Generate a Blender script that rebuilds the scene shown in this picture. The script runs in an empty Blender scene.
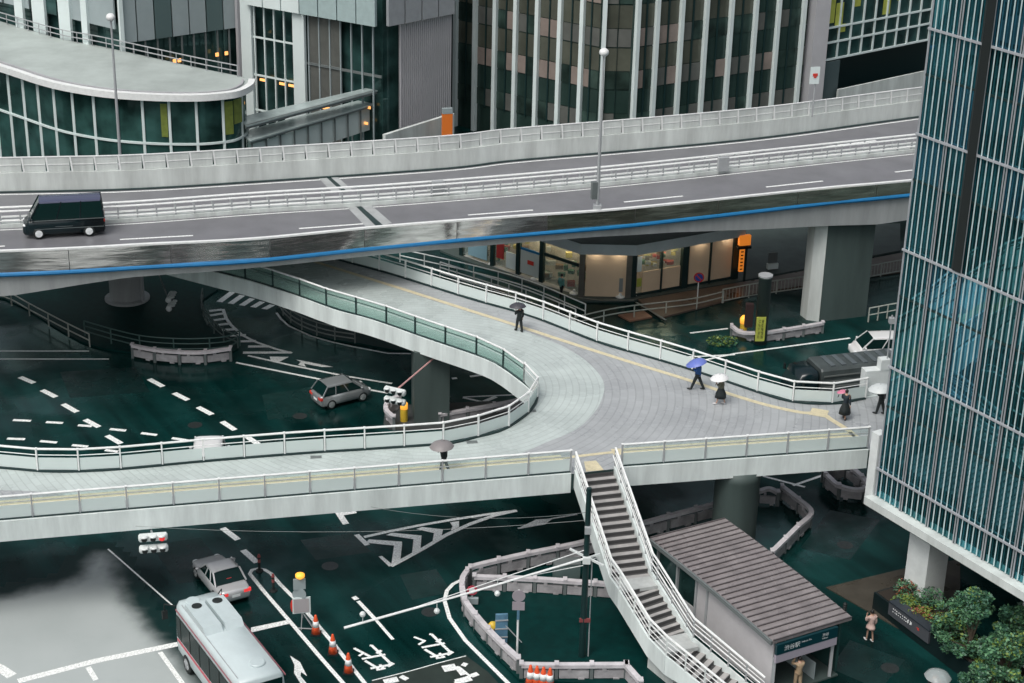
import bpy, bmesh, math, random
from mathutils import Vector, Matrix
from mathutils.geometry import tessellate_polygon
random.seed(7)
sc = bpy.context.scene
COL = sc.collection
R = math.radians

# ------------------------------------------------------------------ camera
FPX, CX, CY, HC = 1773.0, 512.0, 341.5, 45.5
TH = math.atan(FPX/4110.0); ROLL = math.atan(0.025)
fw = Vector((0, math.cos(TH), -math.sin(TH)))
up0 = Vector((0, math.sin(TH), math.cos(TH))); rt0 = Vector((1, 0, 0))
upv = up0*math.cos(ROLL) - rt0*math.sin(ROLL)
rtv = rt0*math.cos(ROLL) + up0*math.sin(ROLL)
cam = bpy.data.cameras.new('camera'); camo = bpy.data.objects.new('camera', cam); COL.objects.link(camo)
M4 = Matrix((( rtv.x, upv.x, -fw.x, 0), (rtv.y, upv.y, -fw.y, 0), (rtv.z, upv.z, -fw.z, HC), (0, 0, 0, 1)))
camo.matrix_world = M4
cam.sensor_fit = 'HORIZONTAL'; cam.sensor_width = 36.0; cam.lens = FPX/1024*36.0
cam.clip_start = 1.0; cam.clip_end = 3000
sc.camera = camo

# ------------------------------------------------------------------ world, sun, exposure
SUN_EL, SUN_AZ = R(58), R(215)          # azimuth clockwise from +Y: behind the camera, to its left
w = bpy.data.worlds.new('World'); sc.world = w; w.use_nodes = True
nt = w.node_tree; nt.nodes.clear()
sky = nt.nodes.new('ShaderNodeTexSky'); sky.sky_type = 'NISHITA'; sky.sun_disc = False
sky.sun_elevation = SUN_EL; sky.sun_rotation = SUN_AZ; sky.dust_density = 6; sky.air_density = 1.0; sky.ozone_density = 1.0
hs = nt.nodes.new('ShaderNodeHueSaturation'); hs.inputs['Saturation'].default_value = 0.36
bg = nt.nodes.new('ShaderNodeBackground'); bg.inputs['Strength'].default_value = 0.13
wo = nt.nodes.new('ShaderNodeOutputWorld')
nt.links.new(sky.outputs[0], hs.inputs['Color']); nt.links.new(hs.outputs[0], bg.inputs['Color']); nt.links.new(bg.outputs[0], wo.inputs[0])
sl = bpy.data.lights.new('sun', 'SUN'); sl.energy = 0.9; sl.angle = R(25); sl.color = (1.0, 0.97, 0.93)
so = bpy.data.objects.new('sun', sl); COL.objects.link(so)
sd = Vector((math.sin(SUN_AZ)*math.cos(SUN_EL), math.cos(SUN_AZ)*math.cos(SUN_EL), math.sin(SUN_EL)))
so.rotation_euler = sd.to_track_quat('Z', 'Y').to_euler()
sc.view_settings.view_transform = 'Standard'; sc.view_settings.look = 'None'
sc.view_settings.gamma = 1.0; sc.view_settings.use_curve_mapping = False
sc.view_settings.exposure = 0.2
sc.render.engine = 'CYCLES'

# ------------------------------------------------------------------ survey helpers: a pixel seen on a level plane
def ray(px, py):
    return rtv*((px-CX)/FPX) - upv*((py-CY)/FPX) + fw
def G(px, py, z=0.0):
    d = ray(px, py); t = (z-HC)/d.z
    return Vector((d.x*t, d.y*t, z))
def GY(px, py, y):
    d = ray(px, py); t = y/d.y
    return Vector((d.x*t, y, HC+d.z*t))
def PL(lst, z): return [G(a, b, z) for a, b in lst]
def catmull(p, n=6, closed=False):
    out = []; N = len(p)
    rng = range(N if closed else N-1)
    for i in rng:
        a = p[(i-1) % N] if (closed or i > 0) else p[0]*2-p[1]
        b = p[i]; c = p[(i+1) % N]
        d = p[(i+2) % N] if (closed or i < N-2) else p[-1]*2-p[-2]
        for k in range(n):
            t = k/n
            out.append(0.5*((2*b)+(c-a)*t+(2*a-5*b+4*c-d)*t*t+(3*b-a-3*c+d)*t**3))
    if not closed: out.append(p[-1].copy())
    return out
def resample(p, step=None, n=None):
    L = [0]
    for i in range(1, len(p)): L.append(L[-1]+(p[i]-p[i-1]).length)
    if n is None: n = max(1, round(L[-1]/step))
    out = []; j = 0
    for k in range(n+1):
        s = L[-1]*k/n
        while j < len(p)-2 and L[j+1] < s: j += 1
        seg = L[j+1]-L[j]
        t = (s-L[j])/seg if seg > 1e-9 else 0
        out.append(p[j].lerp(p[j+1], min(1, max(0, t))))
    return out
def offset(p, d):                        # to the left of travel
    out = []
    for i in range(len(p)):
        a = p[max(0, i-1)]; b = p[min(len(p)-1, i+1)]
        t = (b-a); t.z = 0; t.normalize()
        out.append(p[i]+Vector((-t.y, t.x, 0))*d)
    return out
def raised(p, dz): return [v+Vector((0, 0, dz)) for v in p]
def atz(p, z): return [Vector((v.x, v.y, z)) for v in p]

# ------------------------------------------------------------------ materials
MAT = {}
def mat(name, col, rough=0.5, metal=0.0, spec=0.5, var=0.0, vscale=2.0, bump=0.0, bscale=8.0, emit=None, estr=0.0, rvar=0.0, streak=False):
    if name in MAT: return MAT[name]
    m = bpy.data.materials.new(name); m.use_nodes = True; n = m.node_tree; b = n.nodes['Principled BSDF']
    b.inputs['Base Color'].default_value = (*col, 1); b.inputs['Roughness'].default_value = rough
    b.inputs['Metallic'].default_value = metal; b.inputs['Specular IOR Level'].default_value = spec
    if var or bump or rvar:
        tc = n.nodes.new('ShaderNodeTexCoord'); src = tc.outputs['Object']
        if streak:
            mp = n.nodes.new('ShaderNodeMapping'); mp.inputs['Scale'].default_value = (1, 1, 0.15) if metal < .9 else (.25, .25, 2.2)
            n.links.new(src, mp.inputs[0]); src = mp.outputs[0]
    if var:
        nz = n.nodes.new('ShaderNodeTexNoise'); nz.inputs['Scale'].default_value = vscale; nz.inputs['Detail'].default_value = 6
        nz.inputs['Roughness'].default_value = 0.65
        n.links.new(src, nz.inputs['Vector'])
        mr = n.nodes.new('ShaderNodeMapRange'); mr.inputs['From Min'].default_value = 0.3; mr.inputs['From Max'].default_value = 0.7
        mr.inputs['To Min'].default_value = 1-var; mr.inputs['To Max'].default_value = 1+var*0.6
        n.links.new(nz.outputs['Fac'], mr.inputs['Value'])
        mx = n.nodes.new('ShaderNodeMix'); mx.data_type = 'RGBA'; mx.blend_type = 'MULTIPLY'; mx.inputs[0].default_value = 1
        mx.inputs[6].default_value = (*col, 1); n.links.new(mr.outputs[0], mx.inputs[7]); n.links.new(mx.outputs[2], b.inputs['Base Color'])
    if rvar:
        nz2 = n.nodes.new('ShaderNodeTexNoise'); nz2.inputs['Scale'].default_value = vscale*0.4; nz2.inputs['Detail'].default_value = 4
        n.links.new(src, nz2.inputs['Vector'])
        m2 = n.nodes.new('ShaderNodeMapRange'); m2.inputs['From Min'].default_value = 0.35; m2.inputs['From Max'].default_value = 0.65
        m2.inputs['To Min'].default_value = max(0.02, rough-rvar); m2.inputs['To Max'].default_value = min(1, rough+rvar)
        n.links.new(nz2.outputs['Fac'], m2.inputs['Value']); n.links.new(m2.outputs[0], b.inputs['Roughness'])
    if bump:
        nb = n.nodes.new('ShaderNodeTexNoise'); nb.inputs['Scale'].default_value = bscale; nb.inputs['Detail'].default_value = 3
        n.links.new(src, nb.inputs['Vector'])
        bp = n.nodes.new('ShaderNodeBump'); bp.inputs['Strength'].default_value = bump; bp.inputs['Distance'].default_value = 0.05
        n.links.new(nb.outputs['Fac'], bp.inputs['Height']); n.links.new(bp.outputs[0], b.inputs['Normal'])
    if emit:
        b.inputs['Emission Color'].default_value = (*emit, 1); b.inputs['Emission Strength'].default_value = estr
    MAT[name] = m
    return m
def see_through(name, tint, film, keep):
    m = bpy.data.materials.new(name); m.use_nodes = True; n = m.node_tree; n.nodes.clear()
    o = n.nodes.new('ShaderNodeOutputMaterial'); tr = n.nodes.new('ShaderNodeBsdfTransparent'); tr.inputs[0].default_value = (*tint, 1)
    p = n.nodes.new('ShaderNodeBsdfPrincipled'); p.inputs['Base Color'].default_value = (*film, 1); p.inputs['Roughness'].default_value = 0.12
    mx = n.nodes.new('ShaderNodeMixShader'); mx.inputs[0].default_value = keep
    n.links.new(tr.outputs[0], mx.inputs[1]); n.links.new(p.outputs[0], mx.inputs[2]); n.links.new(mx.outputs[0], o.inputs[0])
    MAT[name] = m; return m

def asphalt_wet():
    m = bpy.data.materials.new('wet_asphalt'); m.use_nodes = True; n = m.node_tree; b = n.nodes['Principled BSDF']
    tc = n.nodes.new('ShaderNodeTexCoord')
    def noise(s, d=5):
        z = n.nodes.new('ShaderNodeTexNoise'); z.inputs['Scale'].default_value = s; z.inputs['Detail'].default_value = d
        n.links.new(tc.outputs['Object'], z.inputs['Vector']); return z.outputs['Fac']
    def rng(src, a, c, lo, hi):
        r = n.nodes.new('ShaderNodeMapRange'); r.inputs[1].default_value = a; r.inputs[2].default_value = c
        r.inputs[3].default_value = lo; r.inputs[4].default_value = hi; n.links.new(src, r.inputs[0]); return r.outputs[0]
    cr = n.nodes.new('ShaderNodeValToRGB'); cr.color_ramp.elements[0].color = (0.0012, 0.0145, 0.0135, 1); cr.color_ramp.elements[1].color = (0.0042, 0.029, 0.027, 1)
    cr.color_ramp.elements[0].position = 0.3; cr.color_ramp.elements[1].position = 0.75
    n.links.new(noise(0.22, 8), cr.inputs[0])
    fine = n.nodes.new('ShaderNodeMix'); fine.data_type = 'RGBA'; fine.blend_type = 'MULTIPLY'; fine.inputs[0].default_value = 1
    n.links.new(cr.outputs[0], fine.inputs[6]); n.links.new(rng(noise(14, 4), 0.3, 0.7, 0.75, 1.25), fine.inputs[7])
    n.links.new(fine.outputs[2], b.inputs['Base Color'])
    n.links.new(rng(noise(0.16, 5), 0.44, 0.56, 0.07, 0.5), b.inputs['Roughness'])
    b.inputs['Specular Tint'].default_value = (0.20, 0.86, 0.82, 1)
    n.links.new(rng(noise(0.11, 5), 0.42, 0.58, 0.08, 0.5), b.inputs['Specular IOR Level'])
    # long wear streaks along the carriageway
    mp = n.nodes.new('ShaderNodeMapping'); mp.inputs['Rotation'].default_value = (0, 0, R(59)); n.links.new(tc.outputs['Object'], mp.inputs[0])
    mp2 = n.nodes.new('ShaderNodeMapping'); mp2.inputs['Scale'].default_value = (0.05, 0.9, 1); n.links.new(mp.outputs[0], mp2.inputs[0])
    tz = n.nodes.new('ShaderNodeTexNoise'); tz.inputs['Scale'].default_value = 1.0; tz.inputs['Detail'].default_value = 5; n.links.new(mp2.outputs[0], tz.inputs['Vector'])
    f2 = n.nodes.new('ShaderNodeMix'); f2.data_type = 'RGBA'; f2.blend_type = 'MULTIPLY'; f2.inputs[0].default_value = 1
    n.links.new(fine.outputs[2], f2.inputs[6]); n.links.new(rng(tz.outputs['Fac'], 0.38, 0.62, 0.72, 1.45), f2.inputs[7])
    vo = n.nodes.new('ShaderNodeTexVoronoi'); vo.inputs['Scale'].default_value = 0.09; n.links.new(mp.outputs[0], vo.inputs['Vector'])
    sp = n.nodes.new('ShaderNodeSeparateColor'); n.links.new(vo.outputs['Color'], sp.inputs[0])
    f3 = n.nodes.new('ShaderNodeMix'); f3.data_type = 'RGBA'; f3.blend_type = 'MULTIPLY'; f3.inputs[0].default_value = 1
    n.links.new(f2.outputs[2], f3.inputs[6]); n.links.new(rng(sp.outputs[0], 0, 1, 0.78, 1.25), f3.inputs[7]); n.links.new(f3.outputs[2], b.inputs['Base Color'])
    bp = n.nodes.new('ShaderNodeBump'); bp.inputs['Strength'].default_value = 0.25; bp.inputs['Distance'].default_value = 0.02
    n.links.new(noise(18, 4), bp.inputs['Height']); n.links.new(bp.outputs[0], b.inputs['Normal'])
    MAT['wet_asphalt'] = m; return m

def paver(name, col, centre, course=0.36):
    """concentric courses of pavers round a centre (object space = world)"""
    m = bpy.data.materials.new(name); m.use_nodes = True; n = m.node_tree; b = n.nodes['Principled BSDF']
    tc = n.nodes.new('ShaderNodeTexCoord'); sp = n.nodes.new('ShaderNodeSeparateXYZ'); n.links.new(tc.outputs['Object'], sp.inputs[0])
    def M(op, a, c=None):
        q = n.nodes.new('ShaderNodeMath'); q.operation = op
        for i, v in enumerate((a, c)):
            if v is None: continue
            if isinstance(v, (int, float)): q.inputs[i].default_value = v
            else: n.links.new(v, q.inputs[i])
        return q.outputs[0]
    dx = M('SUBTRACT', sp.outputs[0], centre[0]); dy = M('SUBTRACT', sp.outputs[1], centre[1])
    r = M('SQRT', M('ADD', M('MULTIPLY', dx, dx), M('MULTIPLY', dy, dy)))
    ring = M('DIVIDE', r, course); fr = M('FRACT', ring); line = M('LESS_THAN', fr, 0.16)
    ang = M('ARCTAN2', dy, dx); seg = M('FRACT', M('ADD', M('MULTIPLY', ang, 26.0), M('MULTIPLY', M('FLOOR', ring), 0.5))); seam = M('LESS_THAN', seg, 0.04)
    joint = M('MAXIMUM', line, seam)
    wn = n.nodes.new('ShaderNodeTexWhiteNoise'); wn.noise_dimensions = '2D'
    cb = n.nodes.new('ShaderNodeCombineXYZ'); n.links.new(M('FLOOR', ring), cb.inputs[0]); n.links.new(M('FLOOR', M('ADD', M('MULTIPLY', ang, 26.0), M('MULTIPLY', M('FLOOR', ring), 0.5))), cb.inputs[1])
    n.links.new(cb.outputs[0], wn.inputs['Vector'])
    nz = n.nodes.new('ShaderNodeTexNoise'); nz.inputs['Scale'].default_value = 0.5; nz.inputs['Detail'].default_value = 7; n.links.new(tc.outputs['Object'], nz.inputs['Vector'])
    v = M('ADD', M('ADD', 0.72, M('MULTIPLY', nz.outputs['Fac'], 0.46)), M('MULTIPLY', wn.outputs['Value'], 0.09))
    v = M('MULTIPLY', v, M('SUBTRACT', 1.0, M('MULTIPLY', joint, 0.16)))
    mx = n.nodes.new('ShaderNodeMix'); mx.data_type = 'RGBA'; mx.blend_type = 'MULTIPLY'; mx.inputs[0].default_value = 1
    mx.inputs[6].default_value = (*col, 1); n.links.new(v, mx.inputs[7]); n.links.new(mx.outputs[2], b.inputs['Base Color'])
    rr = n.nodes.new('ShaderNodeMapRange'); rr.inputs[1].default_value = 0.4; rr.inputs[2].default_value = 0.62; rr.inputs[3].default_value = 0.2; rr.inputs[4].default_value = 0.5
    n.links.new(nz.outputs['Fac'], rr.inputs[0]); n.links.new(rr.outputs[0], b.inputs['Roughness']); b.inputs['Specular IOR Level'].default_value = 0.4
    bp = n.nodes.new('ShaderNodeBump'); bp.inputs['Strength'].default_value = 0.3; bp.inputs['Distance'].default_value = 0.01; bp.invert = True
    n.links.new(joint, bp.inputs['Height']); n.links.new(bp.outputs[0], b.inputs['Normal'])
    MAT[name] = m; return m

def wavy_glass(name, col, metal, rough, amt, scale):
    m = mat(name, col, rough, metal)
    n = m.node_tree; b = n.nodes['Principled BSDF']
    tc = n.nodes.new('ShaderNodeTexCoord'); nz = n.nodes.new('ShaderNodeTexNoise'); nz.inputs['Scale'].default_value = scale; nz.inputs['Detail'].default_value = 1
    n.links.new(tc.outputs['Object'], nz.inputs['Vector'])
    bp = n.nodes.new('ShaderNodeBump'); bp.inputs['Strength'].default_value = amt; bp.inputs['Distance'].default_value = 0.1
    mp = n.nodes.new('ShaderNodeMapping'); mp.inputs['Scale'].default_value = (1, 1, 0.35); n.links.new(tc.outputs['Object'], mp.inputs[0]); n.links.new(mp.outputs[0], nz.inputs['Vector'])
    n2 = n.nodes.new('ShaderNodeTexNoise'); n2.inputs['Scale'].default_value = 0.45; n2.inputs['Detail'].default_value = 5; n.links.new(tc.outputs['Object'], n2.inputs['Vector'])  # coarse colour blotches stand in for blurred reflections in the glass
    m2 = n.nodes.new('ShaderNodeMapRange'); m2.inputs[1].default_value = .35; m2.inputs[2].default_value = .68; m2.inputs[3].default_value = .45; m2.inputs[4].default_value = 1.7; n.links.new(n2.outputs['Fac'], m2.inputs[0])
    mx = n.nodes.new('ShaderNodeMix'); mx.data_type = 'RGBA'; mx.blend_type = 'MULTIPLY'; mx.inputs[0].default_value = 1; mx.inputs[6].default_value = (*col, 1)
    n.links.new(m2.outputs[0], mx.inputs[7]); n.links.new(mx.outputs[2], b.inputs['Base Color'])
    n.links.new(nz.outputs['Fac'], bp.inputs['Height']); n.links.new(bp.outputs[0], b.inputs['Normal'])
    return m

asphalt = asphalt_wet()
paint = mat('road_paint', (0.86, 0.89, 0.87), 0.5, var=0.45, vscale=11)
white = mat('white_coated_steel', (0.68, 0.72, 0.71), 0.4, var=0.12, vscale=1.5)
whitebar = mat('white_enamel', (0.80, 0.82, 0.81), 0.35, var=0.1, vscale=3)
fascia_m = mat('painted_girder', (0.70, 0.765, 0.75), 0.4, var=0.22, vscale=1.2, streak=True)
conc = mat('concrete', (0.36, 0.38, 0.38), 0.7, var=0.22, vscale=0.9, bump=0.1, streak=True)
conc_pale = mat('weathered_concrete', (0.58, 0.62, 0.60), 0.75, var=0.28, vscale=0.8, bump=0.1, streak=True)
conc_dark = mat('stained_concrete', (0.060, 0.085, 0.080), 0.6, var=0.3, vscale=0.6, streak=True)
road_grey = mat('damp_asphalt', (0.165, 0.168, 0.18), 0.42, spec=0.4, var=0.18, vscale=0.35, bump=0.1, bscale=20, rvar=0.12)
dark = mat('dark_steel', (0.006, 0.026, 0.026), 0.45)
black = mat('black_rubber', (0.008, 0.012, 0.012), 0.6)
dgrey = mat('grey_steel', (0.14, 0.16, 0.16), 0.45, var=0.1)
mgrey = mat('light_grey_steel', (0.36, 0.38, 0.39), 0.42, var=0.1)
mirror = mat('polished_panel', (0.70, 0.68, 0.66), 0.09, metal=0.92, var=0.4, vscale=2.2, bump=.25, bscale=1.2, streak=True)  # streaks in the base colour imitate streaky reflections
blue_m = mat('blue_pipe_paint', (0.010, 0.16, 0.37), 0.35, var=0.12)
aqua = see_through('frosted_glass', (0.85, 0.96, 0.93), (0.71, 0.79, 0.775), 0.78)
clear = see_through('clear_glass', (0.94, 0.98, 0.97), (0.5, 0.6, 0.58), 0.15)
green_glass = see_through('green_tinted_glass', (0.84, 0.95, 0.91), (0.38, 0.52, 0.49), 0.22)
brolly_clear = see_through('clear_vinyl', (0.9, 0.95, 0.95), (0.6, 0.65, 0.65), 0.45)
tactile = mat('yellow_tactile_tile', (0.62, 0.56, 0.38), 0.55, var=0.2, vscale=4, bump=0.3, bscale=14)
paver_pale = paver('pale_paver', (0.46, 0.52, 0.505), (-4.25, 6.5))
paver_mauve = paver('mauve_paver', (0.355, 0.375, 0.385), (-4.25, 6.5), 0.42)
def pane_glass(name, col):
    m = wavy_glass(name, col, 0.88, 0.012, 0.42, 0.30)
    for nd in m.node_tree.nodes:
        if nd.type == 'MAPPING': nd.inputs['Scale'].default_value = (0.7, 0.7, 1.0)
        if nd.type == 'MAP_RANGE': nd.inputs[3].default_value = .8; nd.inputs[4].default_value = 1.25
    return m
tower_glass = pane_glass('tower_glass', (0.06, 0.235, 0.275)); tower_glass_blue = pane_glass('tower_glass_blue', (0.08, 0.27, 0.36)); tower_glass_deep = pane_glass('tower_glass_deep', (0.04, 0.17, 0.19))
fin_m = mat('tower_fin', (0.64, 0.77, 0.78), 0.35, metal=0.2)
mull_m = mat('tower_mullion', (0.46, 0.48, 0.51), 0.4, metal=0.3)
glass_dark = wavy_glass('facade_glass', (0.035, 0.085, 0.080), 0.4, 0.05, 0.1, 0.5)
glass_green = wavy_glass('pavilion_glass', (0.040, 0.105, 0.095), 0.45, 0.04, 0.12, 0.5)
glass_brown = wavy_glass('office_glass', (0.038, 0.066, 0.056), 0.3, 0.08, 0.1, 0.5)
spandrel_m = mat('spandrel_glass', (0.105, 0.112, 0.088), 0.15, metal=0.2, var=0.35, vscale=0.25)
spandrel_dark = mat('dark_spandrel_glass', (0.030, 0.058, 0.050), 0.15, metal=0.2, var=0.3, vscale=0.25)
blind = mat('pink_blind', (0.25, 0.205, 0.18), 0.5, var=0.2, vscale=0.8)
blind_grey = mat('grey_blind', (0.11, 0.115, 0.105), 0.5, var=0.2, vscale=0.8)
panel_white = mat('white_panel', (0.70, 0.79, 0.78), 0.4, var=0.08, vscale=0.3)
panel_grey = mat('grey_panel', (0.33, 0.39, 0.40), 0.3, var=0.12, vscale=0.3)
mauve = mat('mauve_metal', (0.42, 0.42, 0.44), 0.5, var=0.12, vscale=0.3)
lit = mat('lit_lamp', (0.8, 0.4, 0.15), 0.5, emit=(1.0, 0.42, 0.12), estr=1.2)
orange = mat('orange_board', (0.80, 0.20, 0.03), 0.5)
orange_lit = mat('orange_lightbox', (0.9, 0.3, 0.05), 0.5, emit=(1.0, 0.28, 0.03), estr=0.45)
beige = mat('beige_board', (0.78, 0.60, 0.42), 0.6, var=0.06, vscale=0.5)
red = mat('red_plastic', (0.62, 0.045, 0.03), 0.4)
redlamp = mat('red_lamp', (0.7, 0.04, 0.05), 0.3, emit=(1.0, 0.06, 0.05), estr=.45)
cone_red = mat('cone_orange', (0.75, 0.10, 0.03), 0.45)
yellow = mat('yellow_paint', (0.62, 0.42, 0.04), 0.45)
ylamp = mat('yellow_lamp', (0.8, 0.4, 0.05), 0.4, emit=(1.0, 0.42, 0.05), estr=0.8)
lime = mat('lime_panel', (0.46, 0.50, 0.09), 0.4, var=0.25, vscale=1.0)
blue_sign = mat('blue_sign', (0.03, 0.07, 0.36), 0.4)
steelblue = mat('blue_panel', (0.10, 0.22, 0.32), 0.5, var=0.3, vscale=3)
roof_m = mat('brown_metal_roof', (0.225, 0.20, 0.20), 0.30, spec=0.7, var=0.28, vscale=1.2, rvar=0.15)
sign_teal = mat('dark_sign', (0.004, 0.035, 0.045), 0.3)
letter = mat('white_letter', (0.75, 0.78, 0.78), 0.5)
letter_dk = mat('black_letter', (0.02, 0.02, 0.015), 0.5)
brown_pave = mat('brown_paving', (0.060, 0.054, 0.042), 0.35, var=0.3, vscale=1.0, rvar=0.15)
brown_walk = mat('reddish_pavement', (0.115, 0.080, 0.062), 0.38, var=0.25, vscale=1.2, rvar=0.12)
reflection_m = mat('pale_window_reflection', (0.40, 0.44, 0.435), 0.5, var=0.18, vscale=0.3, rvar=.15)  # pale tone for the window reflection painted on the road
kerb_m = mat('kerb_stone', (0.20, 0.22, 0.21), 0.6, var=0.25, vscale=2)
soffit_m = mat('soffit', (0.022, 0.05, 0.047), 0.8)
silver = mat('silver_paint', (0.56, 0.57, 0.58), 0.25, metal=0.3, spec=0.6)
darksilver = mat('gunmetal_paint', (0.23, 0.25, 0.255), 0.25, metal=0.3)
whitecar = mat('white_paint', (0.66, 0.67, 0.67), 0.25, spec=0.6)
navy = mat('dark_teal_paint', (0.004, 0.014, 0.017), 0.2, spec=0.5)
vanroof = mat('van_roof_sky_sheen', (0.060, 0.068, 0.12), 0.2, spec=0.5)  # bluish light reflection put into the roof colour
carglass = mat('car_glass', (0.003, 0.018, 0.017), 0.10, spec=0.25)
chrome = mat('wheel_alloy', (0.55, 0.57, 0.57), 0.3, metal=0.6)
skin_m = mat('skin', (0.46, 0.28, 0.20), 0.5)
hair_m = mat('dark_hair', (0.010, 0.009, 0.009), 0.5)
leafA = mat('leaf_green', (0.085, 0.21, 0.10), 0.5, var=0.5, vscale=1.4)
leafB = mat('leaf_dark', (0.036, 0.11, 0.068), 0.5, var=0.4, vscale=1.4)
leafC = mat('leaf_lime', (0.17, 0.24, 0.045), 0.5, var=0.4, vscale=2)
bark = mat('bark', (0.06, 0.045, 0.03), 0.8, var=0.3)
flower = mat('rust_leaf', (0.26, 0.09, 0.05), 0.6)

# ------------------------------------------------------------------ mesh builder
class MB:
    def __init__(s): s.v = []; s.f = []; s.m = []
    def add(s, vs, fs, m=0):
        o = len(s.v); s.v += [tuple(q) for q in vs]
        for f in fs: s.f.append([o+i for i in f]); s.m.append(m)
        return s
    def frame(s, c, X, Y, Z, m=0):       # box: centre, three half-axis vectors
        c = Vector(c); vs = [c+X*i+Y*j+Z*k for k in (-1, 1) for j in (-1, 1) for i in (-1, 1)]
        return s.add(vs, [(0, 2, 3, 1), (4, 5, 7, 6), (0, 1, 5, 4), (2, 6, 7, 3), (0, 4, 6, 2), (1, 3, 7, 5)], m)
    def box(s, c, size, rz=0.0, m=0):
        ca, sa = math.cos(rz), math.sin(rz)
        return s.frame(c, Vector((ca, sa, 0))*size[0]/2, Vector((-sa, ca, 0))*size[1]/2, Vector((0, 0, size[2]/2)), m)
    def beam(s, p, q, wd, ht, m=0):
        p = Vector(p); q = Vector(q); d = (q-p); L = d.length
        if L < 1e-6: return s
        d /= L
        side = Vector((-d.y, d.x, 0))
        side = side.normalized() if side.length > 1e-4 else Vector((1, 0, 0))
        u = side.cross(d) if abs(d.z) < 0.99 else Vector((0, 1, 0))
        return s.frame((p+q)/2, d*L/2, side*wd/2, u*ht/2, m)
    def run(s, pts, wd, ht, m=0):        # swept rectangle along a path (mitred)
        n = len(pts); L = offset(pts, wd/2); Rr = offset(pts, -wd/2); vs = []
        for i in range(n):
            for q, z in ((L[i], -ht/2), (Rr[i], -ht/2), (Rr[i], ht/2), (L[i], ht/2)): vs.append(q+Vector((0, 0, z)))
        fs = []
        for i in range(n-1):
            a = i*4; b = a+4
            for k in range(4): fs.append((a+k, a+(k+1) % 4, b+(k+1) % 4, b+k))
        fs += [(3, 2, 1, 0), tuple(n*4-4+k for k in range(4))]
        return s.add(vs, fs, m)
    def tube(s, pts, r, n=6, m=0):
        pts = [Vector(p) for p in pts]; vs = []; fs = []
        for i, p in enumerate(pts):
            t = (pts[min(i+1, len(pts)-1)]-pts[max(0, i-1)]).normalized()
            a = t.cross(Vector((0, 0, 1)))
            a = a.normalized() if a.length > 1e-3 else Vector((1, 0, 0))
            b = t.cross(a); rr = r[i] if isinstance(r, (list, tuple)) else r
            for k in range(n):
                an = 2*math.pi*k/n; vs.append(p+a*math.cos(an)*rr+b*math.sin(an)*rr)
        for i in range(len(pts)-1):
            for k in range(n): fs.append((i*n+k, i*n+(k+1) % n, (i+1)*n+(k+1) % n, (i+1)*n+k))
        fs += [tuple(range(n-1, -1, -1)), tuple((len(pts)-1)*n+k for k in range(n))]
        return s.add(vs, fs, m)
    def lathe(s, c, prof, n=16, m=0):    # prof: (r, z)
        vs = []; fs = []; c = Vector(c)
        for r, z in prof:
            for k in range(n): vs.append(c+Vector((math.cos(2*math.pi*k/n)*r, math.sin(2*math.pi*k/n)*r, z)))
        for i in range(len(prof)-1):
            for k in range(n): fs.append((i*n+k, i*n+(k+1) % n, (i+1)*n+(k+1) % n, (i+1)*n+k))
        fs += [tuple(range(n-1, -1, -1)), tuple((len(prof)-1)*n+k for k in range(n))]
        return s.add(vs, fs, m)
    def poly(s, pts, z=None, m=0):
        pts = [Vector((p[0], p[1], p[2] if z is None else z)) for p in pts]
        tris = tessellate_polygon([pts]); fs = []
        for a, b, c in tris:
            nz = (pts[b]-pts[a]).cross(pts[c]-pts[a]).z
            fs.append((a, b, c) if nz > 0 else (c, b, a))
        return s.add(pts, fs, m)
    def prism(s, pts, z0, z1, m=0, side=None):
        s.poly(pts, z1, m); n = len(pts)
        vs = [Vector((p[0], p[1], z0)) for p in pts]
        tr = tessellate_polygon([vs]); s.add(vs, [t for t in tr], m if side is None else side)
        vs = vs+[Vector((p[0], p[1], z1)) for p in pts]
        return s.add(vs, [(i, (i+1) % n, n+(i+1) % n, n+i) for i in range(n)], m if side is None else side)
    def strip(s, A, B, m=0):
        n = len(A); return s.add(list(A)+list(B), [(i, i+1, n+i+1, n+i) for i in range(n-1)], m)
    def quad(s, a, b, c, d, m=0): return s.add([a, b, c, d], [(0, 1, 2, 3)], m)
    def ball(s, c, r, m=0, n=10, k=6):
        c = Vector(c); r = Vector(r) if not isinstance(r, (int, float)) else Vector((r, r, r))
        vs = []; fs = []
        for i in range(k+1):
            ph = math.pi*i/k
            for j in range(n):
                a = 2*math.pi*j/n
                vs.append(c+Vector((r.x*math.sin(ph)*math.cos(a), r.y*math.sin(ph)*math.sin(a), r.z*math.cos(ph))))
        for i in range(k):
            for j in range(n): fs.append((i*n+j, (i+1)*n+j, (i+1)*n+(j+1) % n, i*n+(j+1) % n))
        return s.add(vs, fs, m)
    def build(s, name, mats, parent=None, smooth=False):
        if not isinstance(mats, (list, tuple)): mats = [mats]
        o0 = ORG.get(parent, Vector((0, 0, 0))) if parent else Vector((0, 0, 0))
        me = bpy.data.meshes.new(name)
        me.from_pydata([(a-o0.x, b-o0.y, c-o0.z) for a, b, c in s.v], [], s.f)
        for q in mats: me.materials.append(q)
        me.polygons.foreach_set('material_index', s.m)
        bm = bmesh.new(); bm.from_mesh(me); bmesh.ops.remove_doubles(bm, verts=bm.verts, dist=1e-5)
        bmesh.ops.recalc_face_normals(bm, faces=bm.faces)
        bm.to_mesh(me); bm.free()
        if smooth: me.polygons.foreach_set('use_smooth', [True]*len(me.polygons))
        me.update()
        o = bpy.data.objects.new(name, me); COL.objects.link(o)
        if parent: o.parent = parent; ORG[o] = o0
        return o
ORG = {}
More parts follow.
